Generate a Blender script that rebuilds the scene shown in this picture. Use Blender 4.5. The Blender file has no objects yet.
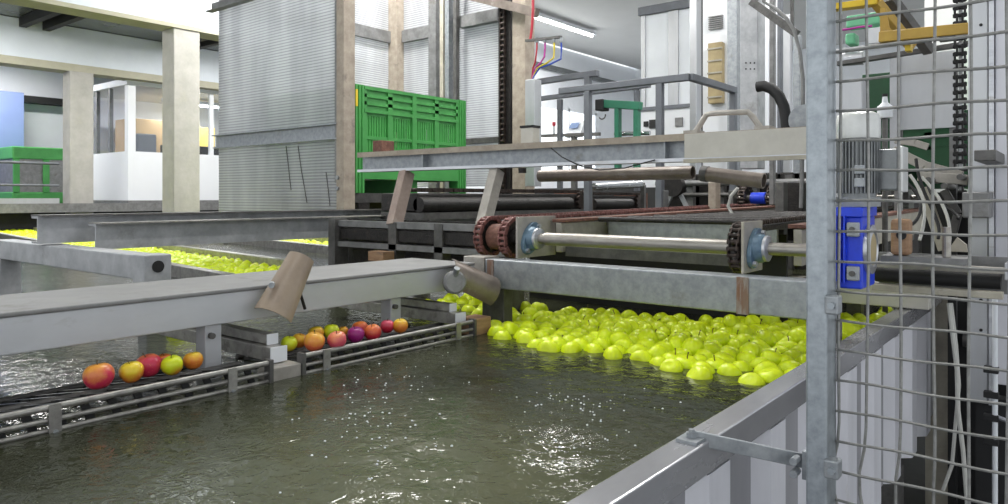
import bpy, bmesh, math, random
from mathutils import Vector, Matrix, noise
random.seed(7)
S = bpy.context.scene
COL = S.collection
CAMZ = 1.5                      # eye height over the hall floor; every z below is measured from eye height
V = Vector
RIGHT = V((.78, .6254, 0)); FWD = V((-.6256, .78, 0)); FPX = 725.0; HZ = 197.0

# ---- where a point of the photograph lies on a plane of the hall
def ray(px, py): return FWD + RIGHT * ((px - 504) / FPX) + V((0, 0, (HZ - py) / FPX))
def onx(px, py, x): r = ray(px, py); return r * (x / r.x)
def ony(px, py, y): r = ray(px, py); return r * (y / r.y)
def onz(px, py, z): r = ray(px, py); return r * (z / r.z)

# ------------------------------------------------------------------ materials
def new_mat(name):
    m = bpy.data.materials.new(name); m.use_nodes = True
    n = m.node_tree.nodes; n.clear()
    out = n.new('ShaderNodeOutputMaterial'); b = n.new('ShaderNodeBsdfPrincipled')
    m.node_tree.links.new(b.outputs[0], out.inputs[0])
    return m, n, m.node_tree.links, b, out
def c4(c): return (c[0], c[1], c[2], 1)
def surf(name, c1, c2=None, rough=.5, metal=0, scale=8, detail=6, stain=None, stain_scale=2.5, stain_lo=.55, bump=0, bscale=60, rvar=.1, stretch=None, spec=.5):
    m, n, L, b, out = new_mat(name)
    c2 = c2 or tuple(x * .8 for x in c1)
    tc = n.new('ShaderNodeTexCoord'); src = tc.outputs['Object']
    if stretch:
        mp = n.new('ShaderNodeMapping'); mp.inputs['Scale'].default_value = stretch
        L.new(src, mp.inputs['Vector']); src = mp.outputs[0]
    t = n.new('ShaderNodeTexNoise'); t.inputs['Scale'].default_value = scale; t.inputs['Detail'].default_value = detail; t.inputs['Roughness'].default_value = .65
    L.new(src, t.inputs['Vector'])
    r = n.new('ShaderNodeValToRGB'); r.color_ramp.elements[0].position = .36; r.color_ramp.elements[1].position = .66
    r.color_ramp.elements[0].color = c4(c2); r.color_ramp.elements[1].color = c4(c1)
    L.new(t.outputs['Fac'], r.inputs['Fac']); col = r.outputs[0]
    if stain:
        t2 = n.new('ShaderNodeTexNoise'); t2.inputs['Scale'].default_value = stain_scale; t2.inputs['Detail'].default_value = 8; t2.inputs['Roughness'].default_value = .7
        L.new(src, t2.inputs['Vector'])
        r2 = n.new('ShaderNodeValToRGB'); r2.color_ramp.elements[0].position = stain_lo; r2.color_ramp.elements[1].position = stain_lo + .14
        L.new(t2.outputs['Fac'], r2.inputs['Fac'])
        mx = n.new('ShaderNodeMixRGB'); mx.inputs[2].default_value = c4(stain)
        L.new(r2.outputs[0], mx.inputs[0]); L.new(col, mx.inputs[1]); col = mx.outputs[0]
    L.new(col, b.inputs['Base Color'])
    b.inputs['Metallic'].default_value = metal
    b.inputs['Specular IOR Level'].default_value = spec
    mr = n.new('ShaderNodeMapRange'); mr.inputs[3].default_value = max(.03, rough - rvar); mr.inputs[4].default_value = min(1, rough + rvar)
    L.new(t.outputs['Fac'], mr.inputs[0]); L.new(mr.outputs[0], b.inputs['Roughness'])
    if bump:
        t3 = n.new('ShaderNodeTexNoise'); t3.inputs['Scale'].default_value = bscale; t3.inputs['Detail'].default_value = 4
        L.new(src, t3.inputs['Vector'])
        bp = n.new('ShaderNodeBump'); bp.inputs['Strength'].default_value = bump; bp.inputs['Distance'].default_value = .01
        L.new(t3.outputs['Fac'], bp.inputs['Height']); L.new(bp.outputs[0], b.inputs['Normal'])
    return m
def emis(name, c, s):
    m, n, L, b, out = new_mat(name)
    b.inputs['Base Color'].default_value = c4(c); b.inputs['Emission Color'].default_value = c4(c); b.inputs['Emission Strength'].default_value = s
    return m
def apple_mat(name, low, high, bias=.5, speck=None, zmix=.55):
    """blush colour over a ground colour, patchy, with the ground colour showing round the stem"""
    m, n, L, b, out = new_mat(name)
    tc = n.new('ShaderNodeTexCoord'); oi = n.new('ShaderNodeObjectInfo')
    ad = n.new('ShaderNodeVectorMath'); ad.operation = 'ADD'
    cm = n.new('ShaderNodeCombineXYZ'); mu = n.new('ShaderNodeMath'); mu.operation = 'MULTIPLY'; mu.inputs[1].default_value = 40
    L.new(oi.outputs['Random'], mu.inputs[0]); L.new(mu.outputs[0], cm.inputs[0]); L.new(mu.outputs[0], cm.inputs[1])
    L.new(tc.outputs['Object'], ad.inputs[0]); L.new(cm.outputs[0], ad.inputs[1])
    t = n.new('ShaderNodeTexNoise'); t.inputs['Scale'].default_value = 22; t.inputs['Detail'].default_value = 5
    L.new(ad.outputs[0], t.inputs['Vector'])
    sp = n.new('ShaderNodeSeparateXYZ'); L.new(tc.outputs['Object'], sp.inputs[0])
    mz = n.new('ShaderNodeMath'); mz.operation = 'MULTIPLY_ADD'; mz.inputs[1].default_value = 14 * zmix; mz.inputs[2].default_value = bias - 14 * zmix * .036 - .5
    L.new(sp.outputs['Z'], mz.inputs[0])
    sm = n.new('ShaderNodeMath'); sm.operation = 'ADD'; L.new(t.outputs['Fac'], sm.inputs[0]); L.new(mz.outputs[0], sm.inputs[1])
    r = n.new('ShaderNodeValToRGB'); r.color_ramp.elements[0].position = .3; r.color_ramp.elements[1].position = .7
    r.color_ramp.elements[0].color = c4(low); r.color_ramp.elements[1].color = c4(high)
    L.new(sm.outputs[0], r.inputs['Fac']); col = r.outputs[0]
    t2 = n.new('ShaderNodeTexNoise'); t2.inputs['Scale'].default_value = 260; L.new(ad.outputs[0], t2.inputs['Vector'])
    r2 = n.new('ShaderNodeValToRGB'); r2.color_ramp.elements[0].position = .62; r2.color_ramp.elements[1].position = .72
    L.new(t2.outputs['Fac'], r2.inputs['Fac'])
    mx = n.new('ShaderNodeMixRGB'); mx.inputs[2].default_value = c4(speck or tuple(min(1, x * 1.1 + .05) for x in high))
    ms = n.new('ShaderNodeMath'); ms.operation = 'MULTIPLY'; ms.inputs[1].default_value = .4
    L.new(r2.outputs[0], ms.inputs[0]); L.new(ms.outputs[0], mx.inputs[0]); L.new(col, mx.inputs[1])
    L.new(mx.outputs[0], b.inputs['Base Color'])
    b.inputs['Roughness'].default_value = .32
    b.inputs['Specular IOR Level'].default_value = .45
    return m

M = {}
M['galv'] = surf('galvanised steel', (.40, .42, .44), (.27, .29, .31), .45, .55, 30, stain=(.24, .24, .22), stain_scale=7, stain_lo=.6)
M['lightgalv'] = surf('pale galvanised steel', (.50, .51, .53), (.35, .36, .38), .5, .2, 12, stain=(.26, .255, .25), stain_scale=5, stain_lo=.58)
M['zinc'] = surf('galvanised post', (.43, .47, .50), (.30, .33, .36), .4, .65, 45, stain=(.22, .25, .28), stain_scale=22, stain_lo=.6)
M['pale'] = surf('pale painted steel', (.56, .57, .60), (.48, .49, .52), .42, .35, 6, stain=(.33, .32, .30), stain_scale=3.2, stain_lo=.62, stretch=(1, .4, 1))
M['stainless'] = surf('brushed stainless', (.62, .63, .66), (.47, .48, .51), .33, .75, 5, stain=(.40, .38, .35), stain_scale=4, stain_lo=.6, stretch=(1, 1, 6))
M['white_steel'] = surf('white-tank sheet with painted shade', (.74, .74, .79), (.62, .62, .67), .45, .15, 3, stain=(.46, .42, .37), stain_scale=5, stain_lo=.66, stretch=(1, 2, .35))
M['shadesheet'] = surf('tank sheet with painted shade', (.30, .30, .32), (.24, .24, .26), .45, .2, 3, stain=(.38, .36, .33), stain_scale=5, stain_lo=.64, stretch=(1, 2, .35))  # darker than the stiffeners: shade of the recesses put into the colour
M['topshade'] = surf('worn beam top with painted shade', (.25, .25, .25), (.19, .19, .19), .6, 0, 7, stain=(.15, .145, .135), stain_scale=5, stain_lo=.58)  # darker than the face: the light's fall put into colour, stains are dirt
M['rim'] = surf('wet tank rim', (.44, .44, .46), (.36, .36, .38), .25, .5, 5, stain=(.28, .275, .27), stain_scale=3, stain_lo=.6, stretch=(1, .35, 1))
M['darksteel'] = surf('dark worn steel', (.16, .155, .15), (.09, .088, .085), .5, .4, 18, stain=(.24, .22, .20), stain_scale=9, stain_lo=.62)
M['midsteel'] = surf('mid grey steel', (.27, .27, .27), (.18, .18, .18), .5, .4, 14, stain=(.14, .12, .10), stain_scale=5, stain_lo=.6)
M['wetrail'] = surf('wet rail steel', (.42, .41, .38), (.24, .23, .22), .35, .5, 24, stain=(.13, .12, .11), stain_scale=14, stain_lo=.58)
M['rodsteel'] = surf('dark wet rod', (.13, .125, .12), (.05, .05, .05), .3, .5, 40)
M['grease'] = surf('black grease', (.035, .03, .028), (.012, .011, .011), .42, .2, 30, stain=(.12, .09, .075), stain_scale=22, stain_lo=.62, bump=.5, bscale=120)
M['black'] = surf('black rubber', (.016, .016, .017), (.010, .010, .011), .65, 0, 20)
M['rust'] = surf('rusty steel', (.25, .12, .085), (.13, .06, .045), .7, .2, 40, stain=(.33, .26, .22), stain_scale=20, stain_lo=.6, bump=.4, bscale=160)
M['ruststain'] = surf('rust stain', (.23, .105, .06), (.24, .17, .13), .6, .2, 25, stain=(.36, .35, .34), stain_scale=30, stain_lo=.5, stretch=(1, 1, .15))
M['rustchain'] = surf('rusty chain', (.30, .13, .115), (.15, .07, .062), .55, .4, 70, stain=(.03, .025, .025), stain_scale=40, stain_lo=.56)
M['oilchain'] = surf('oily chain', (.085, .06, .05), (.035, .03, .028), .4, .6, 70, stain=(.22, .16, .13), stain_scale=50, stain_lo=.62)
M['beige'] = surf('beige worn paint', (.50, .47, .39), (.36, .33, .27), .55, .1, 10, stain=(.28, .22, .16), stain_scale=6, stain_lo=.6)
M['beige_top'] = surf('beige flaking plate', (.44, .38, .31), (.31, .26, .21), .6, .1, 14, stain=(.20, .17, .15), stain_scale=8, stain_lo=.58)
M['ivory'] = surf('ivory painted plate', (.60, .58, .52), (.50, .48, .43), .5, .1, 6, stain=(.38, .35, .30), stain_scale=7, stain_lo=.66)
M['pinkbar'] = surf('worn pinkish strut', (.42, .33, .28), (.30, .23, .20), .55, .15, 14, stain=(.50, .48, .45), stain_scale=8, stain_lo=.58)
M['greybar'] = surf('worn grey strut', (.46, .43, .39), (.32, .30, .27), .5, .2, 14, stain=(.26, .18, .14), stain_scale=8, stain_lo=.6)
M['brownpipe'] = surf('stained pipe', (.27, .23, .20), (.17, .14, .12), .42, .35, 9, stain=(.40, .38, .36), stain_scale=6, stain_lo=.6)
M['tan'] = surf('tan plastic sheet', (.37, .29, .21), (.27, .21, .16), .38, 0, 8, stain=(.47, .40, .33), stain_scale=10, stain_lo=.6)
M['wood'] = surf('wet timber', (.42, .26, .15), (.28, .16, .09), .6, 0, 12, stain=(.20, .16, .13), stain_scale=7, stain_lo=.58, stretch=(1, 1, 4))
M['concrete'] = surf('concrete', (.47, .455, .425), (.38, .37, .34), .85, 0, 5, stain=(.42, .40, .33), stain_scale=1.6, stain_lo=.55, bump=.15, bscale=40)
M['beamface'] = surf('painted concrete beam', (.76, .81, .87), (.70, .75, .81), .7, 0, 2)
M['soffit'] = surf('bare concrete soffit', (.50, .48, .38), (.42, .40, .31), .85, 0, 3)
M['white'] = surf('white paint', (.80, .83, .87), (.75, .78, .82), .6, 0, 2)
M['ceil'] = surf('ceiling paint', (.74, .74, .73), (.70, .70, .69), .7, 0, 1.5)
M['glassceil'] = surf('dark ceiling panel', (.22, .235, .235), (.13, .14, .145), .22, .3, 1.4, stain=(.40, .41, .40), stain_scale=.9, stain_lo=.6)
M['cabwhite'] = surf('white cabin panel', (.80, .82, .85), (.77, .79, .82), .45, 0, 1.5)
M['bluewall'] = surf('blue wall panel', (.19, .255, .47), (.175, .235, .44), .55, 0, 2)
M['green'] = surf('green bin plastic', (.07, .34, .08), (.05, .27, .06), .42, 0, 6)
M['darkgreen'] = surf('dark green steel', (.035, .22, .13), (.03, .17, .10), .45, 0, 6, stain=(.10, .30, .22), stain_scale=5, stain_lo=.62)
M['shadegreen'] = surf('green plastic with painted shade', (.012, .085, .03), (.008, .06, .02), .5, 0, 6)  # darkened green: shade among the right-hand machinery put into the colour
M['palegreen'] = surf('pale green panel', (.20, .60, .34), (.15, .5, .27), .5, 0, 5)
M['yellow'] = surf('yellow ochre beam', (.52, .34, .06), (.42, .26, .045), .5, .05, 9, stain=(.33, .20, .04), stain_scale=5, stain_lo=.62)
M['brightyellow'] = surf('bright yellow paint', (.80, .56, .03), (.7, .48, .02), .45, 0, 9)
M['blue'] = surf('gearbox blue', (.012, .06, .78), (.01, .045, .60), .35, .05, 12, stain=(.02, .03, .22), stain_scale=14, stain_lo=.64)
M['bearing'] = surf('blue-grey bearing paint', (.16, .25, .33), (.09, .15, .21), .38, .2, 30, stain=(.42, .42, .40), stain_scale=22, stain_lo=.62)
M['shaft'] = surf('steel shaft', (.40, .38, .345), (.27, .25, .225), .36, .75, 14, stain=(.25, .21, .17), stain_scale=10, stain_lo=.62, stretch=(.6, 3, 3))
M['motor'] = surf('motor grey', (.27, .285, .29), (.18, .19, .20), .4, .35, 14)
M['motorcap'] = surf('motor fan cowl', (.66, .67, .66), (.54, .55, .54), .35, .4, 10, stain=(.40, .36, .30), stain_scale=7, stain_lo=.66)
M['tanbox'] = surf('tan slatted box', (.46, .37, .20), (.36, .28, .15), .6, 0, 6)
M['alu'] = surf('aluminium profile', (.56, .57, .59), (.47, .48, .50), .38, .6, 5, stretch=(1, 1, .2))
M['rail'] = surf('grey rail paint', (.17, .18, .20), (.13, .14, .16), .45, .2, 8, stain=(.28, .27, .26), stain_scale=9, stain_lo=.66)
M['cyl'] = surf('polished roller', (.60, .62, .64), (.5, .52, .54), .25, .8, 6)
M['wire'] = surf('fence wire', (.33, .33, .32), (.23, .23, .22), .45, .5, 60)
M['cable'] = surf('white cable', (.55, .55, .52), (.47, .47, .44), .5, 0, 20)
M['floor'] = surf('hall floor', (.10, .10, .10), (.06, .06, .06), .55, 0, 3)
M['darkvoid'] = surf('near-black wall', (.05, .05, .052), (.03, .03, .03), .7, 0, 3)  # near-black: the dark under the cabin and behind machines put into colour
M['cardboard'] = surf('cardboard', (.55, .38, .20), (.47, .32, .17), .8, 0, 4)
M['yellowbox'] = surf('yellow crate', (.72, .55, .14), (.65, .48, .10), .6, 0, 4)
M['lamp'] = emis('lamp tube', (1, 1, .97), 14)
M['daylight'] = emis('daylight pane', (.92, .97, 1), 1.7)
M['screen'] = emis('lcd', (.10, .16, .30), .5)
for nm, c in (('wred', (.45, .03, .05)), ('wmag', (.5, .04, .35)), ('wyel', (.75, .6, .03)), ('wblue', (.03, .08, .5))):
    M[nm] = surf('sleeve ' + nm, c, None, .45, 0, 10)
M['golden'] = apple_mat('golden apple skin', (.48, .62, .005), (.70, .84, .010), .72, (.72, .84, .08), zmix=.25)
M['stem'] = surf('apple stem', (.10, .07, .03), (.06, .04, .02), .7, 0, 30)

def poly_mat():
    m, n, L, b, out = new_mat('ribbed polycarbonate sheet')
    tc = n.new('ShaderNodeTexCoord'); sp = n.new('ShaderNodeSeparateXYZ'); L.new(tc.outputs['Object'], sp.inputs[0])
    mu = n.new('ShaderNodeMath'); mu.operation = 'MULTIPLY'; mu.inputs[1].default_value = 2 * math.pi / .022; L.new(sp.outputs['Z'], mu.inputs[0])
    si = n.new('ShaderNodeMath'); si.operation = 'SINE'; L.new(mu.outputs[0], si.inputs[0])
    mr = n.new('ShaderNodeMapRange'); mr.inputs[1].default_value = -1; mr.inputs[2].default_value = 1; mr.inputs[3].default_value = .02; mr.inputs[4].default_value = 1
    L.new(si.outputs[0], mr.inputs[0])
    r = n.new('ShaderNodeValToRGB'); r.color_ramp.elements[0].color = (.52, .525, .54, 1); r.color_ramp.elements[1].color = (.84, .85, .87, 1)
    r.color_ramp.elements[0].position = .05; r.color_ramp.elements[1].position = .5
    L.new(mr.outputs[0], r.inputs[0])
    mp = n.new('ShaderNodeMapping'); mp.inputs['Scale'].default_value = (5, 5, .9); L.new(tc.outputs['Object'], mp.inputs['Vector'])
    tg = n.new('ShaderNodeTexNoise'); tg.inputs['Scale'].default_value = 1.0; tg.inputs['Detail'].default_value = 4; L.new(mp.outputs[0], tg.inputs['Vector'])
    rg = n.new('ShaderNodeValToRGB'); rg.color_ramp.elements[0].position = .38; rg.color_ramp.elements[1].position = .6
    rg.color_ramp.elements[0].color = (.82, .82, .83, 1); rg.color_ramp.elements[1].color = (1, 1, 1, 1); L.new(tg.outputs['Fac'], rg.inputs[0])
    mg = n.new('ShaderNodeMixRGB'); mg.blend_type = 'MULTIPLY'; mg.inputs[0].default_value = 1; L.new(r.outputs[0], mg.inputs[1]); L.new(rg.outputs[0], mg.inputs[2])
    L.new(mg.outputs[0], b.inputs['Base Color'])
    b.inputs['Roughness'].default_value = .25; b.inputs['Metallic'].default_value = .1
    bp = n.new('ShaderNodeBump'); bp.inputs['Strength'].default_value = .35; bp.inputs['Distance'].default_value = .004
    L.new(si.outputs[0], bp.inputs['Height']); L.new(bp.outputs[0], b.inputs['Normal'])
    tl = n.new('ShaderNodeBsdfTranslucent'); L.new(mg.outputs[0], tl.inputs[0])
    tp = n.new('ShaderNodeBsdfRefraction'); tp.inputs['Roughness'].default_value = .25; tp.inputs['IOR'].default_value = 1.02; tp.inputs[0].default_value = (.88, .9, .92, 1)
    m1 = n.new('ShaderNodeMixShader'); m1.inputs[0].default_value = .6; L.new(tl.outputs[0], m1.inputs[1]); L.new(tp.outputs[0], m1.inputs[2])
    m2 = n.new('ShaderNodeMixShader'); m2.inputs[0].default_value = .45; L.new(m1.outputs[0], m2.inputs[1]); L.new(b.outputs[0], m2.inputs[2])
    L.new(m2.outputs[0], out.inputs[0])
    return m
M['poly'] = poly_mat()
def glass_mat():
    m, n, L, b, out = new_mat('cabin glass')
    tp = n.new('ShaderNodeBsdfTransparent'); tp.inputs[0].default_value = (.93, .95, .97, 1)
    gl = n.new('ShaderNodeBsdfGlossy'); gl.inputs['Roughness'].default_value = .03
    lw = n.new('ShaderNodeLayerWeight'); lw.inputs[0].default_value = .25
    mx = n.new('ShaderNodeMixShader'); mx.inputs[0].default_value = .06; L.new(tp.outputs[0], mx.inputs[1]); L.new(gl.outputs[0], mx.inputs[2])
    L.new(mx.outputs[0], out.inputs[0]); return m
M['glass'] = glass_mat()
def water_mat(name, c, bump, scale, patch_at=None):
    m, n, L, b, out = new_mat(name)
    tc = n.new('ShaderNodeTexCoord')
    t0 = n.new('ShaderNodeTexNoise'); t0.inputs['Scale'].default_value = 1.3; t0.inputs['Detail'].default_value = 4; L.new(tc.outputs['Object'], t0.inputs['Vector'])
    r = n.new('ShaderNodeValToRGB'); r.color_ramp.elements[0].color = c4(tuple(x * .55 for x in c)); r.color_ramp.elements[1].color = c4(tuple(x * 1.6 for x in c))
    r.color_ramp.elements[0].position = .35; r.color_ramp.elements[1].position = .65
    L.new(t0.outputs['Fac'], r.inputs[0]); col = r.outputs[0]
    if patch_at:  # blends in a paler olive towards this point, edge broken by noise
        vd = n.new('ShaderNodeVectorMath'); vd.operation = 'DISTANCE'; vd.inputs[1].default_value = patch_at; L.new(tc.outputs['Object'], vd.inputs[0])
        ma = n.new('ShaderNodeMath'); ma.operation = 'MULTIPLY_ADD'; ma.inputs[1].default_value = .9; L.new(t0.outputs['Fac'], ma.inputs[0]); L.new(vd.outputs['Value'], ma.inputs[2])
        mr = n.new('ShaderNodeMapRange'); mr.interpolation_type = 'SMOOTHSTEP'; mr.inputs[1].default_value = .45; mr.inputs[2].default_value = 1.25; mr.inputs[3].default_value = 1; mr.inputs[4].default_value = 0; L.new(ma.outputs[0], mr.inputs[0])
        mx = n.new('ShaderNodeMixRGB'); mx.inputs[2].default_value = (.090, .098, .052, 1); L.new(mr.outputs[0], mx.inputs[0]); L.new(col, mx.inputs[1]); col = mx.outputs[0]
    L.new(col, b.inputs['Base Color'])
    b.inputs['Roughness'].default_value = .05; b.inputs['IOR'].default_value = 1.33; b.inputs['Specular IOR Level'].default_value = .5
    t = n.new('ShaderNodeTexNoise'); t.inputs['Scale'].default_value = scale; t.inputs['Detail'].default_value = 3; t.inputs['Distortion'].default_value = 1.2
    L.new(tc.outputs['Object'], t.inputs['Vector'])
    bp = n.new('ShaderNodeBump'); bp.inputs['Strength'].default_value = bump; bp.inputs['Distance'].default_value = .012
    L.new(t.outputs['Fac'], bp.inputs['Height']); L.new(bp.outputs[0], b.inputs['Normal'])
    return m
M['water'] = water_mat('murky tank water', (.033, .036, .020), .22, 30)
M['tankwater'] = water_mat('patchy tank water', (.033, .036, .020), .22, 30, (-1.0 + 1.2225, .95 - 2.4, 0))

# ------------------------------------------------------------------ mesh helpers
class MB:
    def __init__(s): s.bm = bmesh.new()
    def _add(s, vs, fs):
        bv = [s.bm.verts.new(v) for v in vs]
        for f in fs:
            try: s.bm.faces.new([bv[i] for i in f])
            except ValueError: pass
        return bv
    def box(s, x0, x1, y0, y1, z0, z1):
        vs = [(x, y, z) for z in (z0, z1) for y in (y0, y1) for x in (x0, x1)]
        s._add(vs, [(0, 2, 3, 1), (4, 5, 7, 6), (0, 1, 5, 4), (2, 6, 7, 3), (0, 4, 6, 2), (1, 3, 7, 5)]); return s
    def prism(s, prof, p, q, u, v, closed=True):
        """profile points (a,b) in axes u,v swept from p to q"""
        p, q, u, v = V(p), V(q), V(u), V(v); n = len(prof)
        vs = [p + u * a + v * b for a, b in prof] + [q + u * a + v * b for a, b in prof]
        fs = [(i, (i + 1) % n, n + (i + 1) % n, n + i) for i in range(n)]
        fs += [tuple(reversed(range(n))), tuple(range(n, 2 * n))]
        s._add(vs, fs); return s
    def bar(s, p, q, w, h, up=(0, 0, 1)):
        p, q = V(p), V(q); t = (q - p).normalized(); u = t.cross(V(up))
        if u.length < 1e-4: u = t.cross(V((1, 0, 0)))
        u.normalize(); v = u.cross(t)
        return s.prism([(-w / 2, -h / 2), (w / 2, -h / 2), (w / 2, h / 2), (-w / 2, h / 2)], p, q, u, v)
    def ibeam(s, p, q, w, h, t=.012, up=(0, 0, 1)):
        p, q = V(p), V(q); d = (q - p).normalized(); u = d.cross(V(up)).normalized(); v = u.cross(d)
        a, b, c = w / 2, h / 2, t / 2
        return s.prism([(-a, -b), (a, -b), (a, -b + t), (c, -b + t), (c, b - t), (a, b - t), (a, b), (-a, b), (-a, b - t), (-c, b - t), (-c, -b + t), (-a, -b + t)], p, q, u, v)
    def chan(s, p, q, w, h, side, t=.01):
        """C section, the open side facing vector side"""
        p, q = V(p), V(q); u = V(side); v = V((0, 0, 1)); b = h / 2
        return s.prism([(0, -b), (w, -b), (w, -b + t), (t, -b + t), (t, b - t), (w, b - t), (w, b), (0, b)], p, q, u, v)
    def cyl(s, p, q, r, seg=20, r2=None, hollow=0):
        p, q = V(p), V(q); t = (q - p).normalized(); r2 = r if r2 is None else r2
        u = t.cross(V((0, 0, 1)))
        if u.length < 1e-3: u = V((1, 0, 0))
        u.normalize(); v = t.cross(u); vs = []; fs = []
        def ring(c, rr): return [c + (u * math.cos(2 * math.pi * k / seg) + v * math.sin(2 * math.pi * k / seg)) * rr for k in range(seg)]
        vs = ring(p, r) + ring(q, r2)
        for k in range(seg): fs.append((k, (k + 1) % seg, seg + (k + 1) % seg, seg + k))
        if hollow:
            vs += ring(p, hollow) + ring(q, hollow)
            for k in range(seg):
                j = (k + 1) % seg
                fs += [(2 * seg + j, 2 * seg + k, 3 * seg + k, 3 * seg + j), (j, k, 2 * seg + k, 2 * seg + j), (seg + k, seg + j, 3 * seg + j, 3 * seg + k)]
        else: fs += [tuple(reversed(range(seg))), tuple(range(seg, 2 * seg))]
        s._add(vs, fs); return s
    def tube(s, pts, r, seg=8):
        pts = [V(p) for p in pts]; vs = []; fs = []; up = V((.13, .21, .97))
        for i, p in enumerate(pts):
            t = (pts[min(i + 1, len(pts) - 1)] - pts[max(i - 1, 0)]).normalized()
            u = t.cross(up)
            if u.length < 1e-3: u = t.cross(V((1, 0, 0)))
            u.normalize(); v = t.cross(u)
            rr = r[i] if isinstance(r, (list, tuple)) else r
            vs += [p + (u * math.cos(2 * math.pi * k / seg) + v * math.sin(2 * math.pi * k / seg)) * rr for k in range(seg)]
        for i in range(len(pts) - 1):
            for k in range(seg):
                j = (k + 1) % seg; fs.append((i * seg + k, i * seg + j, (i + 1) * seg + j, (i + 1) * seg + k))
        fs += [tuple(reversed(range(seg))), tuple(range((len(pts) - 1) * seg, len(pts) * seg))]
        s._add(vs, fs); return s
    def lathe(s, prof, c, axis, seg=24):
        c, t = V(c), V(axis).normalized(); u = t.cross(V((0, 0, 1)))
        if u.length < 1e-3: u = V((1, 0, 0))
        u.normalize(); v = t.cross(u); vs = []; fs = []
        for r, h in prof:
            vs += [c + t * h + (u * math.cos(2 * math.pi * k / seg) + v * math.sin(2 * math.pi * k / seg)) * max(r, .0004) for k in range(seg)]
        for i in range(len(prof) - 1):
            for k in range(seg):
                j = (k + 1) % seg; fs.append((i * seg + k, i * seg + j, (i + 1) * seg + j, (i + 1) * seg + k))
        fs += [tuple(reversed(range(seg))), tuple(range((len(prof) - 1) * seg, len(prof) * seg))]
        s._add(vs, fs); return s
    def plate(s, pts, th):
        """flat polygon given by points, thickened by vector th"""
        n = len(pts); th = V(th); vs = [V(p) for p in pts] + [V(p) + th for p in pts]
        s._add(vs, [tuple(range(n)), tuple(reversed(range(n, 2 * n)))] + [(i, n + i, n + (i + 1) % n, (i + 1) % n) for i in range(n)]); return s
    def sheet(s, grid, th):
        """curved sheet from a grid of points, thickness th along its normals"""
        R, C = len(grid), len(grid[0]); N = []
        for i in range(R):
            for j in range(C):
                a = V(grid[min(i + 1, R - 1)][j]) - V(grid[max(i - 1, 0)][j]); b = V(grid[i][min(j + 1, C - 1)]) - V(grid[i][max(j - 1, 0)])
                N.append(a.cross(b).normalized())
        top = [V(grid[i][j]) for i in range(R) for j in range(C)]; bot = [top[k] - N[k] * th for k in range(R * C)]
        vs = top + bot; o = R * C; fs = []; ix = lambda i, j: i * C + j
        for i in range(R - 1):
            for j in range(C - 1):
                q = (ix(i, j), ix(i + 1, j), ix(i + 1, j + 1), ix(i, j + 1)); fs.append(q); fs.append(tuple(o + k for k in reversed(q)))
        for i in range(R - 1):
            for j in (0, C - 1): a, b = ix(i, j), ix(i + 1, j); fs.append((a, b, o + b, o + a))
        for j in range(C - 1):
            for i in (0, R - 1): a, b = ix(i, j), ix(i, j + 1); fs.append((a, b, o + b, o + a))
        s._add(vs, fs); return s
    def gear(s, c, axis_x0, axis_x1, r, teeth, rt, hole=0):
        """sprocket disc with teeth, axis along x"""
        n = teeth * 4; prof = []
        for k in range(n):
            a = 2 * math.pi * k / n; rr = rt if k % 4 in (1, 2) else r
            prof.append((math.cos(a) * rr, math.sin(a) * rr))
        return s.prism(prof, (axis_x0, c[1], c[2]), (axis_x1, c[1], c[2]), (0, 1, 0), (0, 0, 1))
    def chainx(s, pts, w, h, axis=(1, 0, 0), t=.004):
        """roller chain: paired side plates and rollers along the points; axis is the pin direction"""
        ax = V(axis)
        for i in range(len(pts) - 1):
            p, q = V(pts[i]), V(pts[i + 1]); d = (q - p); e = d.normalized() * h * .3
            off = w / 2 if i % 2 else w / 2 - t * 1.1
            n = ax.cross(d).normalized()
            for sg in (-1, 1):
                b = ax * off * sg
                s.prism([(-h * .3, -h / 2 + h * .1), (d.length + h * .3, -h / 2 + h * .1), (d.length + h * .45, 0), (d.length + h * .3, h / 2 - h * .1), (-h * .3, h / 2 - h * .1), (-h * .45, 0)],
                        p + b - ax * t / 2, p + b + ax * t / 2, d.normalized(), n)
            s.cyl(p - ax * (w / 2 + t), p + ax * (w / 2 + t), h * .36, 8)
        return s
    def build(s, name, mat, parent=None, smooth=False, bevel=0, base=None):
        bm = s.bm
        bmesh.ops.recalc_face_normals(bm, faces=bm.faces[:])
        if parent is not None: off = wloc(parent) - V((0, 0, CAMZ))
        else:
            xs = [v.co for v in bm.verts]
            lo = V([min(c[i] for c in xs) for i in range(3)]); hi = V([max(c[i] for c in xs) for i in range(3)])
            off = V(((lo.x + hi.x) / 2, (lo.y + hi.y) / 2, lo.z)) if base is None else V(base)
        for v in bm.verts: v.co -= off
        me = bpy.data.meshes.new(name); bm.to_mesh(me); bm.free()
        if smooth:
            for p in me.polygons: p.use_smooth = True
            try: me.set_sharp_from_angle(angle=math.radians(38))
            except Exception: pass
        o = bpy.data.objects.new(name, me); COL.objects.link(o)
        mats = mat if isinstance(mat, (list, tuple)) else [mat]
        for k in mats: me.materials.append(M[k] if isinstance(k, str) else k)
        if parent is not None: o.parent = parent
        else: o.location = off + V((0, 0, CAMZ))
        if bevel:
            bv = o.modifiers.new('bevel', 'BEVEL'); bv.width = bevel; bv.segments = 2; bv.limit_method = 'ANGLE'; bv.angle_limit = math.radians(50)
        return o
def wloc(o):
    l = V((0, 0, 0))
    while o: l += o.location; o = o.parent
    return l
def tag(o, label, cat, group=None, kind=None):
    o['label'] = label; o['category'] = cat
    if group: o['group'] = group
    if kind: o['kind'] = kind
    return o
def thing(name, label, cat, loc, group=None):
    o = bpy.data.objects.new(name, None); COL.objects.link(o); o.location = V(loc) + V((0, 0, CAMZ)); o.empty_display_size = .1
    return tag(o, label, cat, group)
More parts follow.
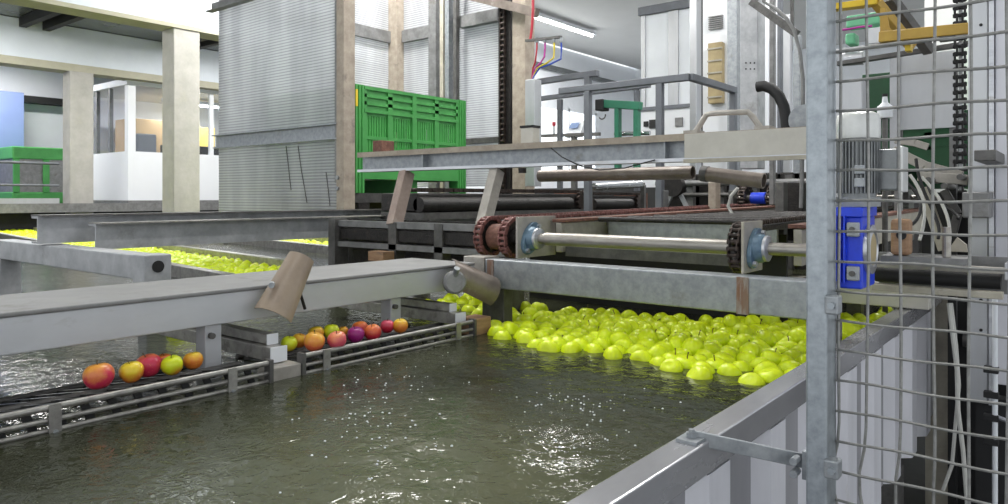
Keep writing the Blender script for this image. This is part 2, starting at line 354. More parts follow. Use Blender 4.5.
def struct(o, label=None, cat='building'):
    o['kind'] = 'structure'
    if label: o['label'] = label; o['category'] = cat
    return o
def copy_tree(src, parent=None):
    c = src.copy(); COL.objects.link(c)
    if parent: c.parent = parent
    for ch in list(src.children): copy_tree(ch, c)
    return c
def arc(c, u, v, r, a0, a1, n): return [V(c) + (V(u) * math.cos(a0 + (a1 - a0) * k / n) + V(v) * math.sin(a0 + (a1 - a0) * k / n)) * r for k in range(n + 1)]
X, Y, Z = V((1, 0, 0)), V((0, 1, 0)), V((0, 0, 1))
WZ = -.54                                   # water level

# ------------------------------------------------------------------ the room
struct(MB().box(-17, 5, -3, 17, -1.6, -1.5).build('floor', 'floor'), 'dark concrete floor of the packing hall', 'floor')
struct(MB().box(-17, -16.8, -3, 17, -1.5, 3.4).build('wall_left', 'white'), 'white wall at the far left behind the cabin', 'wall')
struct(MB().box(-17, 5, 16.8, 17, -1.5, 3.4).build('wall_back', 'white'), 'pale wall at the back of the hall', 'wall')
b = MB()
b.box(-9.3, -9.1, 7.6, 11.3, -1.5, 3.3); b.box(-9.3, -9.1, 14.9, 16.8, -1.5, 3.3); b.box(-9.3, -9.1, 11.3, 14.9, -1.5, .4); b.box(-9.3, -9.1, 11.3, 14.9, 2.0, 3.3)
struct(b.build('wall_middle', 'white'), 'white partition wall behind the green bin lift', 'wall')
w = struct(MB().box(-9.26, -9.22, 11.3, 14.9, .4, 2.0).build('window_1', 'daylight'), 'bright daylight window in the white partition wall', 'window')
f = MB()
for y in (11.35, 12.5, 13.7, 14.85): f.box(-9.2, -9.1, y - .03, y + .03, .4, 2.0)
f.box(-9.2, -9.1, 11.3, 14.9, .4, .46); f.box(-9.2, -9.1, 11.3, 14.9, 1.94, 2.0)
f.build('window_frame', 'white', w)
struct(MB().box(-9.0, 5, -3, 17, 3.3, 3.4).build('ceiling', 'ceil'), 'grey painted ceiling over the hall', 'ceiling')
struct(MB().box(-17, -9.0, -3, 17, 2.75, 2.85).build('ceiling_bay', 'glassceil'), 'dark panelled ceiling over the bay with the cabin', 'ceiling')
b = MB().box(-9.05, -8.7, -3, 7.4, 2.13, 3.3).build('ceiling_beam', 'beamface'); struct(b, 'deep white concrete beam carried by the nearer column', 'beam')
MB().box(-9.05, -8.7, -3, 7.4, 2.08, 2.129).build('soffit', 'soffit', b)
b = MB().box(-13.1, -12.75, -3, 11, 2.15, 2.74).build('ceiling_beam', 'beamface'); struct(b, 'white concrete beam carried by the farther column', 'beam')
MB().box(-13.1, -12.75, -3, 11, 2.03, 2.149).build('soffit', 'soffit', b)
struct(MB().box(-9.02, -8.72, 4.4, 4.74, -1.5, 2.08).build('column', 'concrete', bevel=.015), 'square concrete column beside the ribbed translucent panel', 'column')
struct(MB().box(-13.02, -12.72, 4.72, 5.08, -1.5, 2.03).build('column', 'concrete', bevel=.015), 'square concrete column left of the white cabin', 'column')
for k, (y0, lab) in enumerate(((1.6, 'pair of black ceiling rails'), (4.0, 'pair of black ceiling rails beside the nearer column'), (-.9, ''), (6.2, ''))):
    b = MB()
    for dy in (0, .32): b.box(-12.7, -9.1, y0 + dy, y0 + dy + .1, 2.6, 2.74)
    struct(b.build('trim_%d' % (k + 1), 'black'))
# raised platform behind the basin
b = MB().box(-16.8, -12.5, -3, 11, -.2, -.12); b.box(-16.8, -12.9, -3, 11, -1.5, -.2)
struct(b.build('platform_slab', 'darkvoid'), 'dark raised platform edge under the cabin', 'platform')
b = MB().box(-12.52, -12.46, -3, 11, -.24, -.10); struct(b.build('trim_5', 'midsteel'))
struct(MB().box(-16.5, -16.3, 1.0, 5.22, -.12, 2.05).build('blue_wall_panel', 'bluewall'), 'tall blue wall panel behind the railing', 'wall')
struct(MB().box(-16.79, -16.5, 5.3, 7.2, 1.9, 2.03).build('trim_6', 'black'))
# fluorescent lamps; only the one behind the lift is seen, the rest are added
def lamp(x, y, z, L, lab, along='y', light=True, power=60):
    t = thing('ceiling_lamp', lab, 'lamp', (x, y, z))
    if along == 'y':
        MB().box(x - .07, x + .07, y - L / 2, y + L / 2, z, z + .06).build('housing', 'white', t)
        MB().cyl((x, y - L / 2 + .04, z - .025), (x, y + L / 2 - .04, z - .025), .02, 12).build('tube', 'lamp', t, True)
    else:
        MB().box(x - L / 2, x + L / 2, y - .07, y + .07, z, z + .06).build('housing', 'white', t)
        MB().cyl((x - L / 2 + .04, y, z - .025), (x + L / 2 - .04, y, z - .025), .02, 12).build('tube', 'lamp', t, True)
    if light:
        ld = bpy.data.lights.new('lamp_light', 'AREA'); ld.shape = 'RECTANGLE'; ld.size = .25 if along == 'y' else L; ld.size_y = L if along == 'y' else .25; ld.energy = power; ld.color = (1, .985, .96)
        lo = bpy.data.objects.new('lamp_light', ld); COL.objects.link(lo); lo.location = (x, y, z - .06 + CAMZ)
    return t
# ------------------------------------------------------------------ water
def water(x0, x1, y0, y1, dx, name, lab, amp, fr=5.0):
    nx, ny = int((x1 - x0) / dx), int((y1 - y0) / dx); bm = bmesh.new(); g = []
    for j in range(ny + 1):
        row = []
        for i in range(nx + 1):
            x, y = x0 + (x1 - x0) * i / nx, y0 + (y1 - y0) * j / ny
            p = V((x * fr + .3 * math.sin(y * 3), y * fr * 1.45, .3))
            h = amp * (noise.noise(p) + .6 * noise.noise(p * 2.3 + V((4, 9, 2))) + .35 * noise.noise(p * 5.1))
            row.append(bm.verts.new((x, y, WZ + h)))
        g.append(row)
    for j in range(ny):
        for i in range(nx): bm.faces.new((g[j][i], g[j][i + 1], g[j + 1][i + 1], g[j + 1][i]))
    mb = MB(); mb.bm.free(); mb.bm = bm
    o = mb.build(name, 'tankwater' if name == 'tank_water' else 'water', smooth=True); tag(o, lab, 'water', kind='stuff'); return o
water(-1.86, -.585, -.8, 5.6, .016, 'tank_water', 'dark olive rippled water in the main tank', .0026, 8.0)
water(-12.9, -1.86, -1.6, 8.5, .04, 'basin_water', 'grey rippled water in the wide basin under the pale beams', .0016, 11.0)

# ------------------------------------------------------------------ main tank
t = thing('water_tank', 'pale grey ribbed steel water tank with square rim beside the fence', 'tank', (-.57, 1.6, -1.5))
MB().box(-.585, -.566, -.8, 4.0, -1.03, -.445).build('side_wall', 'shadesheet', t)
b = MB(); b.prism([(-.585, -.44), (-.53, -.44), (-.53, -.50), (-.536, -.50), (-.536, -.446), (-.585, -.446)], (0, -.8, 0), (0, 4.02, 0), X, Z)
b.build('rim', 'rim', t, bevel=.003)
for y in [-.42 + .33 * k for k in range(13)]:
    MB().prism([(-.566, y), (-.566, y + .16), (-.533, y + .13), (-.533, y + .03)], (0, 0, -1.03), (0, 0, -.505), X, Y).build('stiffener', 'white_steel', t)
MB().box(-.60, -.49, 3.98, 4.10, -1.5, -.44).build('corner_post', 'beige', t)
MB().box(-.62, -.545, 3.0, 3.14, -1.5, -1.03).build('leg', 'darksteel', t)
MB().box(-.62, -.545, .4, .54, -1.5, -1.03).build('leg', 'darksteel', t)

# ------------------------------------------------------------------ apples
def apple_mesh(name, r, mat, seg=18, rings=11, seedv=0, h=.93):
    bm = bmesh.new(); rows = []
    rnd = random.Random(seedv); ph = rnd.random() * 6; sq = .03 + .03 * rnd.random()
    for i in range(rings + 1):
        a = math.pi * i / rings; row = []
        for k in range(seg):
            b_ = 2 * math.pi * k / seg
            rr = math.sin(a) * (1 + .10 * math.cos(a)) * (1 + sq * math.cos(b_ + ph) * .7 + .022 * math.cos(5 * b_) * math.sin(a))
            zz = math.cos(a) * h
            zz -= .24 * math.exp(-(math.sin(a) / .30) ** 2) * (1 if a < math.pi / 2 else -.7)
            row.append(bm.verts.new((rr * r * math.cos(b_), rr * r * math.sin(b_), (zz + h * .83) * r)))
        rows.append(row)
    for i in range(rings):
        for k in range(seg):
            j = (k + 1) % seg; bm.faces.new((rows[i][k], rows[i + 1][k], rows[i + 1][j], rows[i][j]))
    bmesh.ops.remove_doubles(bm, verts=bm.verts[:], dist=r * .002)
    bmesh.ops.recalc_face_normals(bm, faces=bm.faces[:])
    me = bpy.data.meshes.new(name); bm.to_mesh(me); bm.free()
    for p in me.polygons: p.use_smooth = True
    me.materials.append(M[mat] if isinstance(mat, str) else mat)
    return me
def stem_mesh(r):
    b = MB().tube([(0, 0, 1.42 * r), (.02 * r, 0, 1.6 * r), (.07 * r, .02 * r, 1.78 * r), (.15 * r, .03 * r, 1.92 * r)], [.05 * r, .04 * r, .04 * r, .06 * r], 6)
    me = bpy.data.meshes.new('stem'); b.bm.to_mesh(me); b.bm.free(); me.materials.append(M['stem']); return me
GA = [apple_mesh('apple', .041, 'golden', seedv=k, h=.9) for k in range(5)]; GS = stem_mesh(.041)

def relax(pts, inside, dmin, it=60):
    for _ in range(it):
        for i in range(len(pts)):
            for j in range(i + 1, len(pts)):
                dx, dy = pts[i][0] - pts[j][0], pts[i][1] - pts[j][1]
                if abs(dx) < dmin and abs(dy) < dmin:
                    d = math.hypot(dx, dy)
                    if 1e-6 < d < dmin:
                        k = (dmin - d) / d * .45
                        pts[i][0] += dx * k; pts[i][1] += dy * k; pts[j][0] -= dx * k; pts[j][1] -= dy * k
        for p in pts: inside(p)
    return pts
def front(x): return 2.20 - .17 * max(0, (x + 1.84)) / 1.2 + .04 * math.sin(x * 9) + .03 * math.sin(x * 23 + 1)
def back(x):
    P = [(-2.9, 2.98), (-1.9, 2.9), (-1.6, 2.86), (-1.3, 2.93), (-1.1, 3.1), (-.9, 3.6), (-.62, 3.92)]
    for (a, ya), (b_, yb) in zip(P, P[1:]):
        if a <= x <= b_: return ya + (yb - ya) * (x - a) / (b_ - a)
    return 2.98
def keep(p):
    p[0] = max(-2.75, min(-.635, p[0]))
    f = front(p[0]) if p[0] > -1.82 else (2.3 if p[0] > -2.0 else 2.5)
    p[1] = max(f, min(back(p[0]), p[1]))
    if -2.07 < p[0] < -1.87 and 2.33 < p[1] < 2.49: p[1] = 2.33 if p[1] < 2.40 else 2.49
pts = []
rr = random.Random(5)
while len(pts) < 268:
    x = rr.uniform(-1.84, -.63) if len(pts) < 236 else rr.uniform(-2.6, -1.84)
    y = rr.uniform(2.1, 3.95)
    if y < (front(x) if x > -1.82 else 2.5) or y > back(x): continue
    pts.append([x, y])
relax(pts, keep, .079, 70)
for k in range(26):                          # apples riding up on the raft where it is pressed together
    x = rr.uniform(-1.5, -.68); y = rr.uniform(2.3, min(back(x) - .1, 3.2)); pts.append([x, y, 1])
for i, p in enumerate(pts):
    o = bpy.data.objects.new('floating_apple', GA[i % 5]); COL.objects.link(o)
    s = rr.uniform(.9, 1.1); o.scale = (s, s, s)
    up = len(p) > 2
    tilt = rr.uniform(.5, 2.2) if rr.random() < .85 else rr.uniform(0, .5)
    o.rotation_euler = (tilt * math.cos(i * 2.4), tilt * math.sin(i * 2.4), rr.uniform(0, 6.28))
    c = o.rotation_euler.to_matrix() @ V((0, 0, .031 * s))
    o.location = V((p[0], p[1], WZ + (.014 if up else rr.uniform(-.016, -.002)) + CAMZ)) - c
    tag(o, 'yellow-green apple floating packed among the others in the water of the main tank', 'apple', 'yellow-green apples floating in the main tank')
    if i % 9 == 0 or tilt < .25:
        st = bpy.data.objects.new('stem', GS); COL.objects.link(st); st.parent = o
# the far channels: more than three hundred, kept as one mass
b = MB(); low = apple_mesh('tmp', .043, 'golden', 8, 6, 3)
lv = [v.co.copy() for v in low.vertices]; lf = [tuple(p.vertices) for p in low.polygons]
def strip(a, c, hw, n0):
    a, c = V((a[0], a[1], WZ - .002)), V((c[0], c[1], WZ - .002)); d = (c - a); Ln = d.length; e = d.normalized(); s_ = V((-e.y, e.x, 0))
    row = 0; q = 0
    while q < Ln:
        off = -hw + (.04 if row % 2 else .0)
        while off < hw:
            rot = Matrix.Rotation(rr.uniform(0, 6.28), 3, 'Z') @ Matrix.Rotation(rr.uniform(0, 1.4), 3, 'X')
            ctr = a + e * (q + rr.uniform(-.012, .012)) + s_ * (off + rr.uniform(-.012, .012)) + V((0, 0, rr.uniform(-.006, .014)))
            b._add([rot @ (v - V((0, 0, .033))) + ctr for v in lv], lf); off += .083
        q += .073; row += 1
strip((-4.45, 2.80), (-13.0, 3.85), .30, 0); strip((-5.0, 4.6), (-8.6, 5.15), .26, 0); strip((-2.78, 1.45), (-2.95, 1.47), .05, 0)
bpy.data.meshes.remove(low)
o = b.build('floating_apples', 'golden', smooth=True); tag(o, 'mass of yellow-green apples floating in the far water channels', 'apples', 'yellow-green apples in the far channels', 'stuff')

# small bubbles on the tank water; the last two groups stand in for glints
b = MB(); rb = random.Random(11)
for k in range(190):
    px, py = (rb.gauss(575, 32), rb.gauss(403, 8)) if k < 55 else ((rb.gauss(590, 22), rb.gauss(447, 14)) if k < 75 else ((rb.gauss(420, 40), rb.gauss(385, 14)) if k < 110 else (rb.gauss(372, 28), rb.gauss(422, 26))))
    c = onz(px, py, WZ + .002); q = rb.uniform(.0012, .0032)
    if -1.8 < c.x < -.62 and c.y > .4: b.lathe([(q, 0), (q * .9, q * .45), (q * .55, q * .8), (0, q * .95)], c, Z, 7)
tag(b.build('bubbles_and_glints', 'white', smooth=True), 'tiny white bubbles on the dark tank water, many standing in for wave glints', 'bubbles', kind='stuff')
# red and yellow apples on the rod gratings
RD, OR, YE, PK, PU, LM = (.50, .02, .045), (.72, .20, .035), (.80, .60, .035), (.68, .10, .16), (.28, .012, .16), (.62, .72, .02)
reds = [
 (100, 375, 30, (.62, .035, .09), (.80, .36, .05), .45, 'large apple, red below and orange-yellow on top, alone at the left of the grating'),
 (133, 371, 24, OR, YE, .62, 'yellow apple with orange base in front of a red apple on the left grating'),
 (151, 364, 26, (.55, .03, .08), (.78, .28, .06), .30, 'deep red apple behind the yellow one on the left grating'),
 (165, 361, 18, PK, OR, .55, 'small pinkish orange apple half hidden between red and lime apples'),
 (174, 364, 22, OR, LM, .85, 'lime yellow apple with faint orange blush on the left grating'),
 (194, 360, 20, OR, YE, .5, 'orange-yellow apple with purple side against the dark leg of the pale beam'),
 (288, 343, 17, YE, LM, .75, 'lime apple beside the white bar ends on the right grating'),
 (298, 340, 16, OR, YE, .45, 'small orange apple just behind the lime apple near the white bar ends'),
 (313, 341, 22, (.70, .13, .06), (.80, .42, .05), .5, 'large orange apple in the front row of the right grating'),
 (317, 333, 17, OR, YE, .65, 'yellow-orange apple tucked behind the large orange apple'),
 (331, 331, 17, LM, LM, .6, 'bright lime apple at the back between orange and pink apples'),
 (338, 339, 20, (.66, .09, .14), (.80, .32, .10), .42, 'pink-blushed apple in the front row next to the purple apple'),
 (344, 331, 11, OR, YE, .6, 'small yellow apple peeping out behind the pink-blushed apple'),
 (356, 334, 18, PU, PU, .4, 'shiny magenta-purple apple on the right grating'),
 (361, 328, 17, RD, OR, .6, 'orange apple standing behind the purple apple'),
 (374, 331, 18, RD, OR, .5, 'orange-red apple to the right of the purple apple'),
 (387, 326, 15, RD, PK, .5, 'pink-red apple at the back beside the yellow-orange end apple'),
 (401, 325, 16, OR, YE, .5, 'yellow-orange apple at the right end of the grating'),
]
GZ = -.487
for i, (px, py, wpx, lo_, hi_, bias, lab) in enumerate(reds):
    c = onz(px, py + wpx * .45, GZ); d = c.dot(FWD); r = wpx * d / FPX / 2 * .95
    m = apple_mat('blushed apple skin %d' % i, lo_, hi_, bias, zmix=.85)
    me = apple_mesh('apple', 1.0, m, 22, 14, 40 + i, .97)
    for v in me.vertices: v.co *= r
    o = bpy.data.objects.new('blushed_apple', me); COL.objects.link(o); o.location = (c.x, c.y, GZ + CAMZ + .002)
    o.rotation_euler = (rr.uniform(-.25, .25), rr.uniform(-.25, .25), rr.uniform(0, 6))
    tag(o, lab, 'apple', 'blushed apples on the rod gratings')
    st = bpy.data.objects.new('stem', stem_mesh(r)); COL.objects.link(st); st.parent = o

# ------------------------------------------------------------------ rod gratings along the tank
def grating(y0, y1, lab, posts):
    t = thing('rod_grating', lab, 'grating', (-1.95, (y0 + y1) / 2, -.62))
    for z, r, nm in ((-.484, .008, 'top_rail'), (-.513, .006, 'middle_rail'), (-.537, .006, 'bottom_rail')):
        MB().cyl((-1.858, y0, z), (-1.858, y1, z), r, 10).build(nm, 'wetrail', t, True)
    MB().cyl((-2.02, y0, -.510), (-2.02, y1, -.510), .008, 8).build('support_rail', 'darksteel', t, True)
    MB().cyl((-2.22, y0, -.535), (-2.22, y1, -.535), .008, 8).build('support_rail', 'darksteel', t, True)
    y = y0 + .05
    while y < y1:
        e = V((-.36, -.20, -.05)); p = V((-1.862, y, -.491)); q = p + e
        if q.y < y0 + .01: q = p + e * ((p.y - y0 - .005) / .20)
        MB().bar(p, q, .009, .009).build('rod', 'rodsteel', t); y += .066
    y = y0 + .03
    b = MB()
    while y < y1 - .03:                      # drop bars behind the front rails, hanging into the water
        b.bar((-1.876, y, -.49), (-1.876, y + .045, -.60), .008, .018); y += .062
    b.build('drop_bars', 'black', t)
    for y in posts:
        o = MB().box(-1.851, -1.846, y - .013, y + .013, -.575, -.476).build('post', 'wetrail', t)
        MB().cyl((-1.846, y, -.54), (-1.842, y, -.54), .006, 8).build('bolt', 'galv', o)
    for y in (y0, y1): MB().box(-1.875, -1.845, y - .006, y + .006, -.60, -.474).build('end_plate', 'darksteel', t)
grating(-.05, 1.222, 'long rod grating in the water carrying the left group of six blushed apples', (.655, 1.10))
grating(1.335, 2.125, 'shorter rod grating in the water carrying the right group of blushed apples', (1.42, 2.03))
tag(MB().box(-1.93, -1.852, 1.228, 1.328, -1.5, -.502).build('spacer_block', 'greybar', bevel=.003), 'grey block between the two rod gratings, white bar ends above it', 'block')
tag(MB().box(-1.935, -1.85, 2.135, 2.225, -1.5, -.475).build('timber_block', 'wood', bevel=.004), 'brown wet timber block at the tank end of the right grating', 'block')
def crossbars(y, lab):
    t = thing('guide_bars', lab, 'bars', (-2.25, y, -.49))
    MB().bar((-2.62, y + .012, -.437), (-1.955, y + .012, -.437), .035, .03).build('upper_bar', 'wetrail', t, bevel=.002)
    MB().bar((-2.62, y, -.4745), (-1.905, y, -.4745), .05, .042).build('lower_bar', 'wetrail', t, bevel=.002)
    MB().box(-1.9545, -1.95, y - .007, y + .031, -.453, -.421).build('end_cap', 'cabwhite', t)  # white ends: the gleam of the steel bar ends painted on
    MB().box(-1.9045, -1.899, y - .028, y + .028, -.498, -.452).build('end_cap', 'cabwhite', t)
crossbars(1.283, 'pair of wet grey guide bars with ends whitened for gleam above the spacer block')
crossbars(2.10, 'pair of wet grey guide bars ending beside the timber block')

# ------------------------------------------------------------------ pale long beam and its legs
t = thing('long_beam', 'long pale grey box beam crossing above the rod gratings', 'beam', (-2.2, 1.2, -.37))
MB().box(-2.38, -2.0, -.35, 2.30, -.287, -.275).build('top_plate', 'topshade', t, bevel=.004)
MB().box(-2.36, -2.004, -.35, 2.30, -.378, -.2875).build('web', 'pale', t, bevel=.003)
for y in (1.14, 1.87):
    l = MB().box(-2.075, -2.02, y - .026, y + .026, -1.5, -.3785).build('leg', 'pale', t, bevel=.003)
    MB().cyl((-2.02, y - .01, -.41), (-2.005, y - .01, -.41), .009, 10).build('bolt', 'darksteel', l)
# tan deflectors hung on the beam
def halfpipe(p, q, r0, r1, a0, a1, toward, n=10, k=8):
    p, q = V(p), V(q); t = (q - p).normalized(); u = (V(toward) - t * V(toward).dot(t)).normalized(); v = t.cross(u); G = []
    for i in range(k + 1):
        c = p.lerp(q, i / k); r = r0 + (r1 - r0) * i / k
        G.append([c + (u * math.cos(a0 + (a1 - a0) * j / n) + v * math.sin(a0 + (a1 - a0) * j / n)) * r for j in range(n + 1)])
    return G
t = thing('curved_deflector', 'tan half-pipe deflector leaning over the pale beam above the spacer block', 'deflector', (-1.95, 1.35, -.42))
p, q = onx(301, 259, -1.985), onx(272, 318, -1.96)
MB().sheet(halfpipe(p, q, .042, .062, -1.15, 1.15, (.8, -.55, .25)), .004).build('sheet', 'tan', t, True)
for px, py in ((272, 284), (296, 287)):
    c = onx(px, py, -1.955); MB().cyl(c, c + V((.03, -.022, 0)), .009, 10).build('bolt', 'galv', t)
MB().tube([onx(298, 284, -1.975), onx(301, 296, -1.98), onx(305, 309, -1.985)], .005, 6).build('strap', 'black', t)
t = thing('curved_deflector', 'brown flared deflector with round grey end cap beside the rusty stain', 'deflector', (-1.95, 2.25, -.40))
p, q = onx(447, 272, -1.985), onx(490, 292, -1.93)
MB().sheet(halfpipe(p, q, .054, .062, -1.3, 1.3, (.62, -.68, .5)), .004).build('sheet', 'brownpipe', t, True)
c = onx(455, 283, -1.93); MB().lathe([(.0, 0), (.04, 0), (.046, .006), (.046, .03), (.038, .036), (.0, .036)], c - V((.02, -.012, 0)), (.8, -.5, .1)).build('end_cap', 'midsteel', t)
MB().cyl(c + V((.0, 0, .03)), c + V((.02, -.01, .06)), .012, 10).build('bolt', 'galv', t)

# ------------------------------------------------------------------ cross beam with drive shaft
t = thing('cross_beam', 'pale steel cross beam over the floating apples under the drive shaft', 'beam', (-1.3, 2.39, -.38))
MB().box(-1.98, -.60, 2.34, 2.44, -.382, -.262).build('box_section', 'galv', t, bevel=.005)
MB().box(-2.10, -1.985, 2.338, 2.442, -.385, -.255).build('end_bracket', 'greybar', t, bevel=.003)
MB().box(-1.965, -1.932, 2.336, 2.339, -.382, -.262).build('rust_streak', 'ruststain', t)
MB().box(-.895, -.855, 2.336, 2.339, -.384, -.262).build('rust_streak', 'ruststain', t)
MB().box(-2.03, -1.91, 2.38, 2.44, -1.5, -.386).build('leg', 'darksteel', t, bevel=.003)
MB().box(-.66, -.595, 2.38, 2.44, -1.5, -.383).build('leg', 'darksteel', t, bevel=.003)
SY, SZ = 2.52, -.178
t = thing('drive_shaft', 'polished drive shaft with chain sprockets and blue-grey bearings above the cross beam', 'shaft', (-1.35, SY, -.262))
MB().cyl((-2.17, SY, SZ), (-.625, SY, SZ), .022, 24).build('shaft', 'shaft', t, True)
MB().cyl((-1.79, SY, SZ), (-.985, SY, SZ), .027, 24).build('sleeve', 'shaft', t, True)
def chain_ring(mb, x, r, n, w, h):
    P = [V((x, SY + math.cos(2 * math.pi * k / n) * r, SZ + math.sin(2 * math.pi * k / n) * r)) for k in range(n)]
    mb.chainx(P + [P[0]], w, h); return mb
for x, mt, cm in ((-2.105, 'grease', 'rustchain'), (-1.965, 'grease', 'rustchain'), (-.945, 'grease', 'oilchain')):
    s_ = MB().gear((x, SY, SZ), x - .008, x + .008, .068, 16, .082).build('sprocket', mt, t)
    MB().cyl((x - .03, SY, SZ), (x + .03, SY, SZ), .040, 20).build('hub', mt, s_, True)
    chain_ring(MB(), x, .083, 22, .036, .022).build('chain_wrap', cm, s_)
MB().cyl((-2.08, SY, SZ), (-1.99, SY, SZ), .058, 20).build('spacer', 'rust', t, True)
for x, s0 in ((-1.885, .20), (-.912, .10)):
    pl = MB().box(x - .005, x + .005, SY - .085, SY + s0, -.262, -.085).build('bearing_plate', 'greybar' if x < -1 else 'beige', t, bevel=.002)
    fl = MB()
    prof = []
    for k in range(24):
        a = 2 * math.pi * k / 24; rr_ = .052 + .026 * abs(math.cos(a)) ** 3
        ca, sa = math.cos(a + .9), math.sin(a + .9); prof.append((ca * rr_, sa * rr_))
    fl.prism(prof, (x + .005, SY, SZ), (x + .022, SY, SZ), Y, Z)
    fo = fl.build('bearing_flange', 'bearing', t, bevel=.003)
    MB().lathe([(.052, 0), (.050, .02), (.043, .032), (.0, .032)], (x + .02, SY, SZ), X).build('bearing_housing', 'bearing', t, True)
    MB().lathe([(.045, 0), (.045, .01), (.036, .014), (.0, .014)], (x + .05, SY, SZ), X).build('bearing_cap', 'stainless', t, True)
    for a in (.9, .9 + math.pi):
        MB().cyl((x + .02, SY + math.cos(a) * .066, SZ + math.sin(a) * .066), (x + .034, SY + math.cos(a) * .066, SZ + math.sin(a) * .066), .010, 6).build('bolt', 'stainless', fo)
# elevator conveyor running away from the shaft
t = thing('elevator_conveyor', 'chain conveyor with beige side frames running back from the drive shaft', 'conveyor', (-1.45, 4.0, -.3))
y0, y1 = SY + .1, 5.5
def cz(y): return -.262 + .012 * (y - SY)
for x, m1 in ((-1.83, 'greybar'), (-.80, 'beige')):
    MB().bar((x, y0 + .05, cz(y0) + .08), (x, y1, cz(y1) + .08), .03, .13).build('side_frame', m1, t, bevel=.003)
    MB().bar((x + .0, y0 + .05, cz(y0) + .155), (x, y1, cz(y1) + .155), .07, .014).build('chain_guide', 'rust', t, bevel=.002)
for x, cm in ((-1.965, 'rustchain'), (-2.105, 'rustchain'), (-.945, 'oilchain')):
    P = []; y = SY
    while y < y1: P.append(V((x, y, SZ + .083 + .012 * (y - SY)))); y += .0245
    MB().chainx(P, .036, .020).build('chain', cm, t)
    MB().bar((x, SY + .08, SZ + .060), (x, y1, SZ + .060 + .012 * 2.9), .045, .018).build('chain_bed', 'wetrail' if x < -1 else 'grease', t)
MB().box(-1.77, -.98, 3.0, 3.02, -.21, -.118).build('bed_plate', 'galv', t, bevel=.002)
MB().box(-1.80, -.98, 3.03, 5.3, -.135, -.120).build('bed_plate', 'darksteel', t)
MB().box(-1.80, -.98, SY + .16, SY + .20, -.262, -.22).build('brace', 'darksteel', t)
for k in range(9): MB().cyl((-1.79, 2.95 + .28 * k, -.105), (-.99, 2.95 + .28 * k, -.105), .012, 10).build('flight_bar', 'grease', t, True)
MB().box(-2.35, -.99, 3.15, 3.17, -.75, -.16).build('blackout_plate', 'black', t)  # added black plate, darkens the water's reflection under the cross beam
for x in (-1.83, -.80):
    for y in (3.5, 5.3): MB().box(x - .03, x + .03, y - .03, y + .03, -1.0, cz(y) + .03).build('leg', 'darksteel', t)
t = thing('rear_sprocket_shaft', 'greasy rear shaft with two sprockets and a bright blue collar', 'shaft', (-1.8, 5.62, -.15))
RY, RZ = 5.62, -.01
MB().cyl((-2.2, RY, RZ), (-.85, RY, RZ), .025, 16).build('shaft', 'shaft', t, True)
for x in (-2.08, -1.86):
    g = MB().gear((x, RY, RZ), x - .012, x + .012, .078, 14, .094).build('sprocket', 'grease', t)
    P = [V((x, RY + math.cos(2 * math.pi * k / 20) * .095, RZ + math.sin(2 * math.pi * k / 20) * .095)) for k in range(20)]
    MB().chainx(P + [P[0]], .05, .025).build('chain_wrap', 'oilchain', g)
MB().cyl((-2.03, RY, RZ), (-1.92, RY, RZ), .045, 16).build('hub', 'blue', t, True)
for x in (-2.16, -.95): MB().box(x - .02, x + .02, RY - .1, RY + .1, -.3, RZ + .06).build('bearing_block', 'darksteel', t, bevel=.004)

# gear motor
t = thing('gear_motor', 'blue worm gearbox with an upright finned grey motor behind the mesh', 'motor', (-.565, 2.5, -.285))
MB().box(-.612, -.535, 2.425, 2.60, -.285, -.06).build('gearbox_housing', 'blue', t, bevel=.006)
b = MB()
for k in range(4): b.box(-.622 + .0125 * k, -.617 + .0125 * k, 2.405, 2.425, -.265, -.055)
b.box(-.628, -.53, 2.41, 2.60, -.06, -.032)
b.build('cooling_fins', 'blue', t)
MB().lathe([(.078, 0), (.078, .014), (.055, .018), (.05, .012), (.0, .012)], (-.536, 2.51, -.165), X, 28).build('output_flange', 'stainless', t, True)
MB().lathe([(.05, 0), (.05, .01), (.03, .012), (0, .012)], (-.532, 2.51, -.165), X, 24).build('output_cover', 'tanbox', t, True)
for z in (-.235, -.10):
    MB().box(-.575, -.540, 2.402, 2.424, z - .022, z + .022).build('mounting_lug', 'galv', t, bevel=.004)
    MB().cyl((-.558, 2.395, z), (-.558, 2.403, z), .009, 8).build('bolt', 'darksteel', t)
cx, cy = -.566, 2.51
MB().cyl((cx, cy, -.03), (cx, cy, .0), .066, 28).build('motor_foot', 'motor', t, True)
MB().cyl((cx, cy, .0), (cx, cy, .185), .052, 28).build('motor_body', 'motor', t, True)
b = MB()
for k in range(36):
    a = 2 * math.pi * k / 36; e = V((math.cos(a), math.sin(a), 0))
    b.bar(V((cx, cy, .012)) + e * .057, V((cx, cy, .178)) + e * .057, .0035, .014, up=e)
b.build('motor_fins', 'motor', t)
MB().lathe([(.064, .0), (.066, .012), (.065, .060), (.060, .076), (.046, .084), (0, .084)], (cx, cy, .185), Z, 28).build('fan_cowl', 'motorcap', t, True)
for z in (.045, .085): MB().box(cx + .005, cx + .035, cy - .072, cy - .058, z - .014, z + .014).build('terminal_pad', 'galv', t, bevel=.002)
jb = MB().box(-.512, -.455, 2.52, 2.60, .02, .15).build('junction_box', 'motor', t, bevel=.006)
MB().box(-.454, -.440, 2.515, 2.605, .015, .158).build('junction_lid', 'motorcap', jb, bevel=.003)

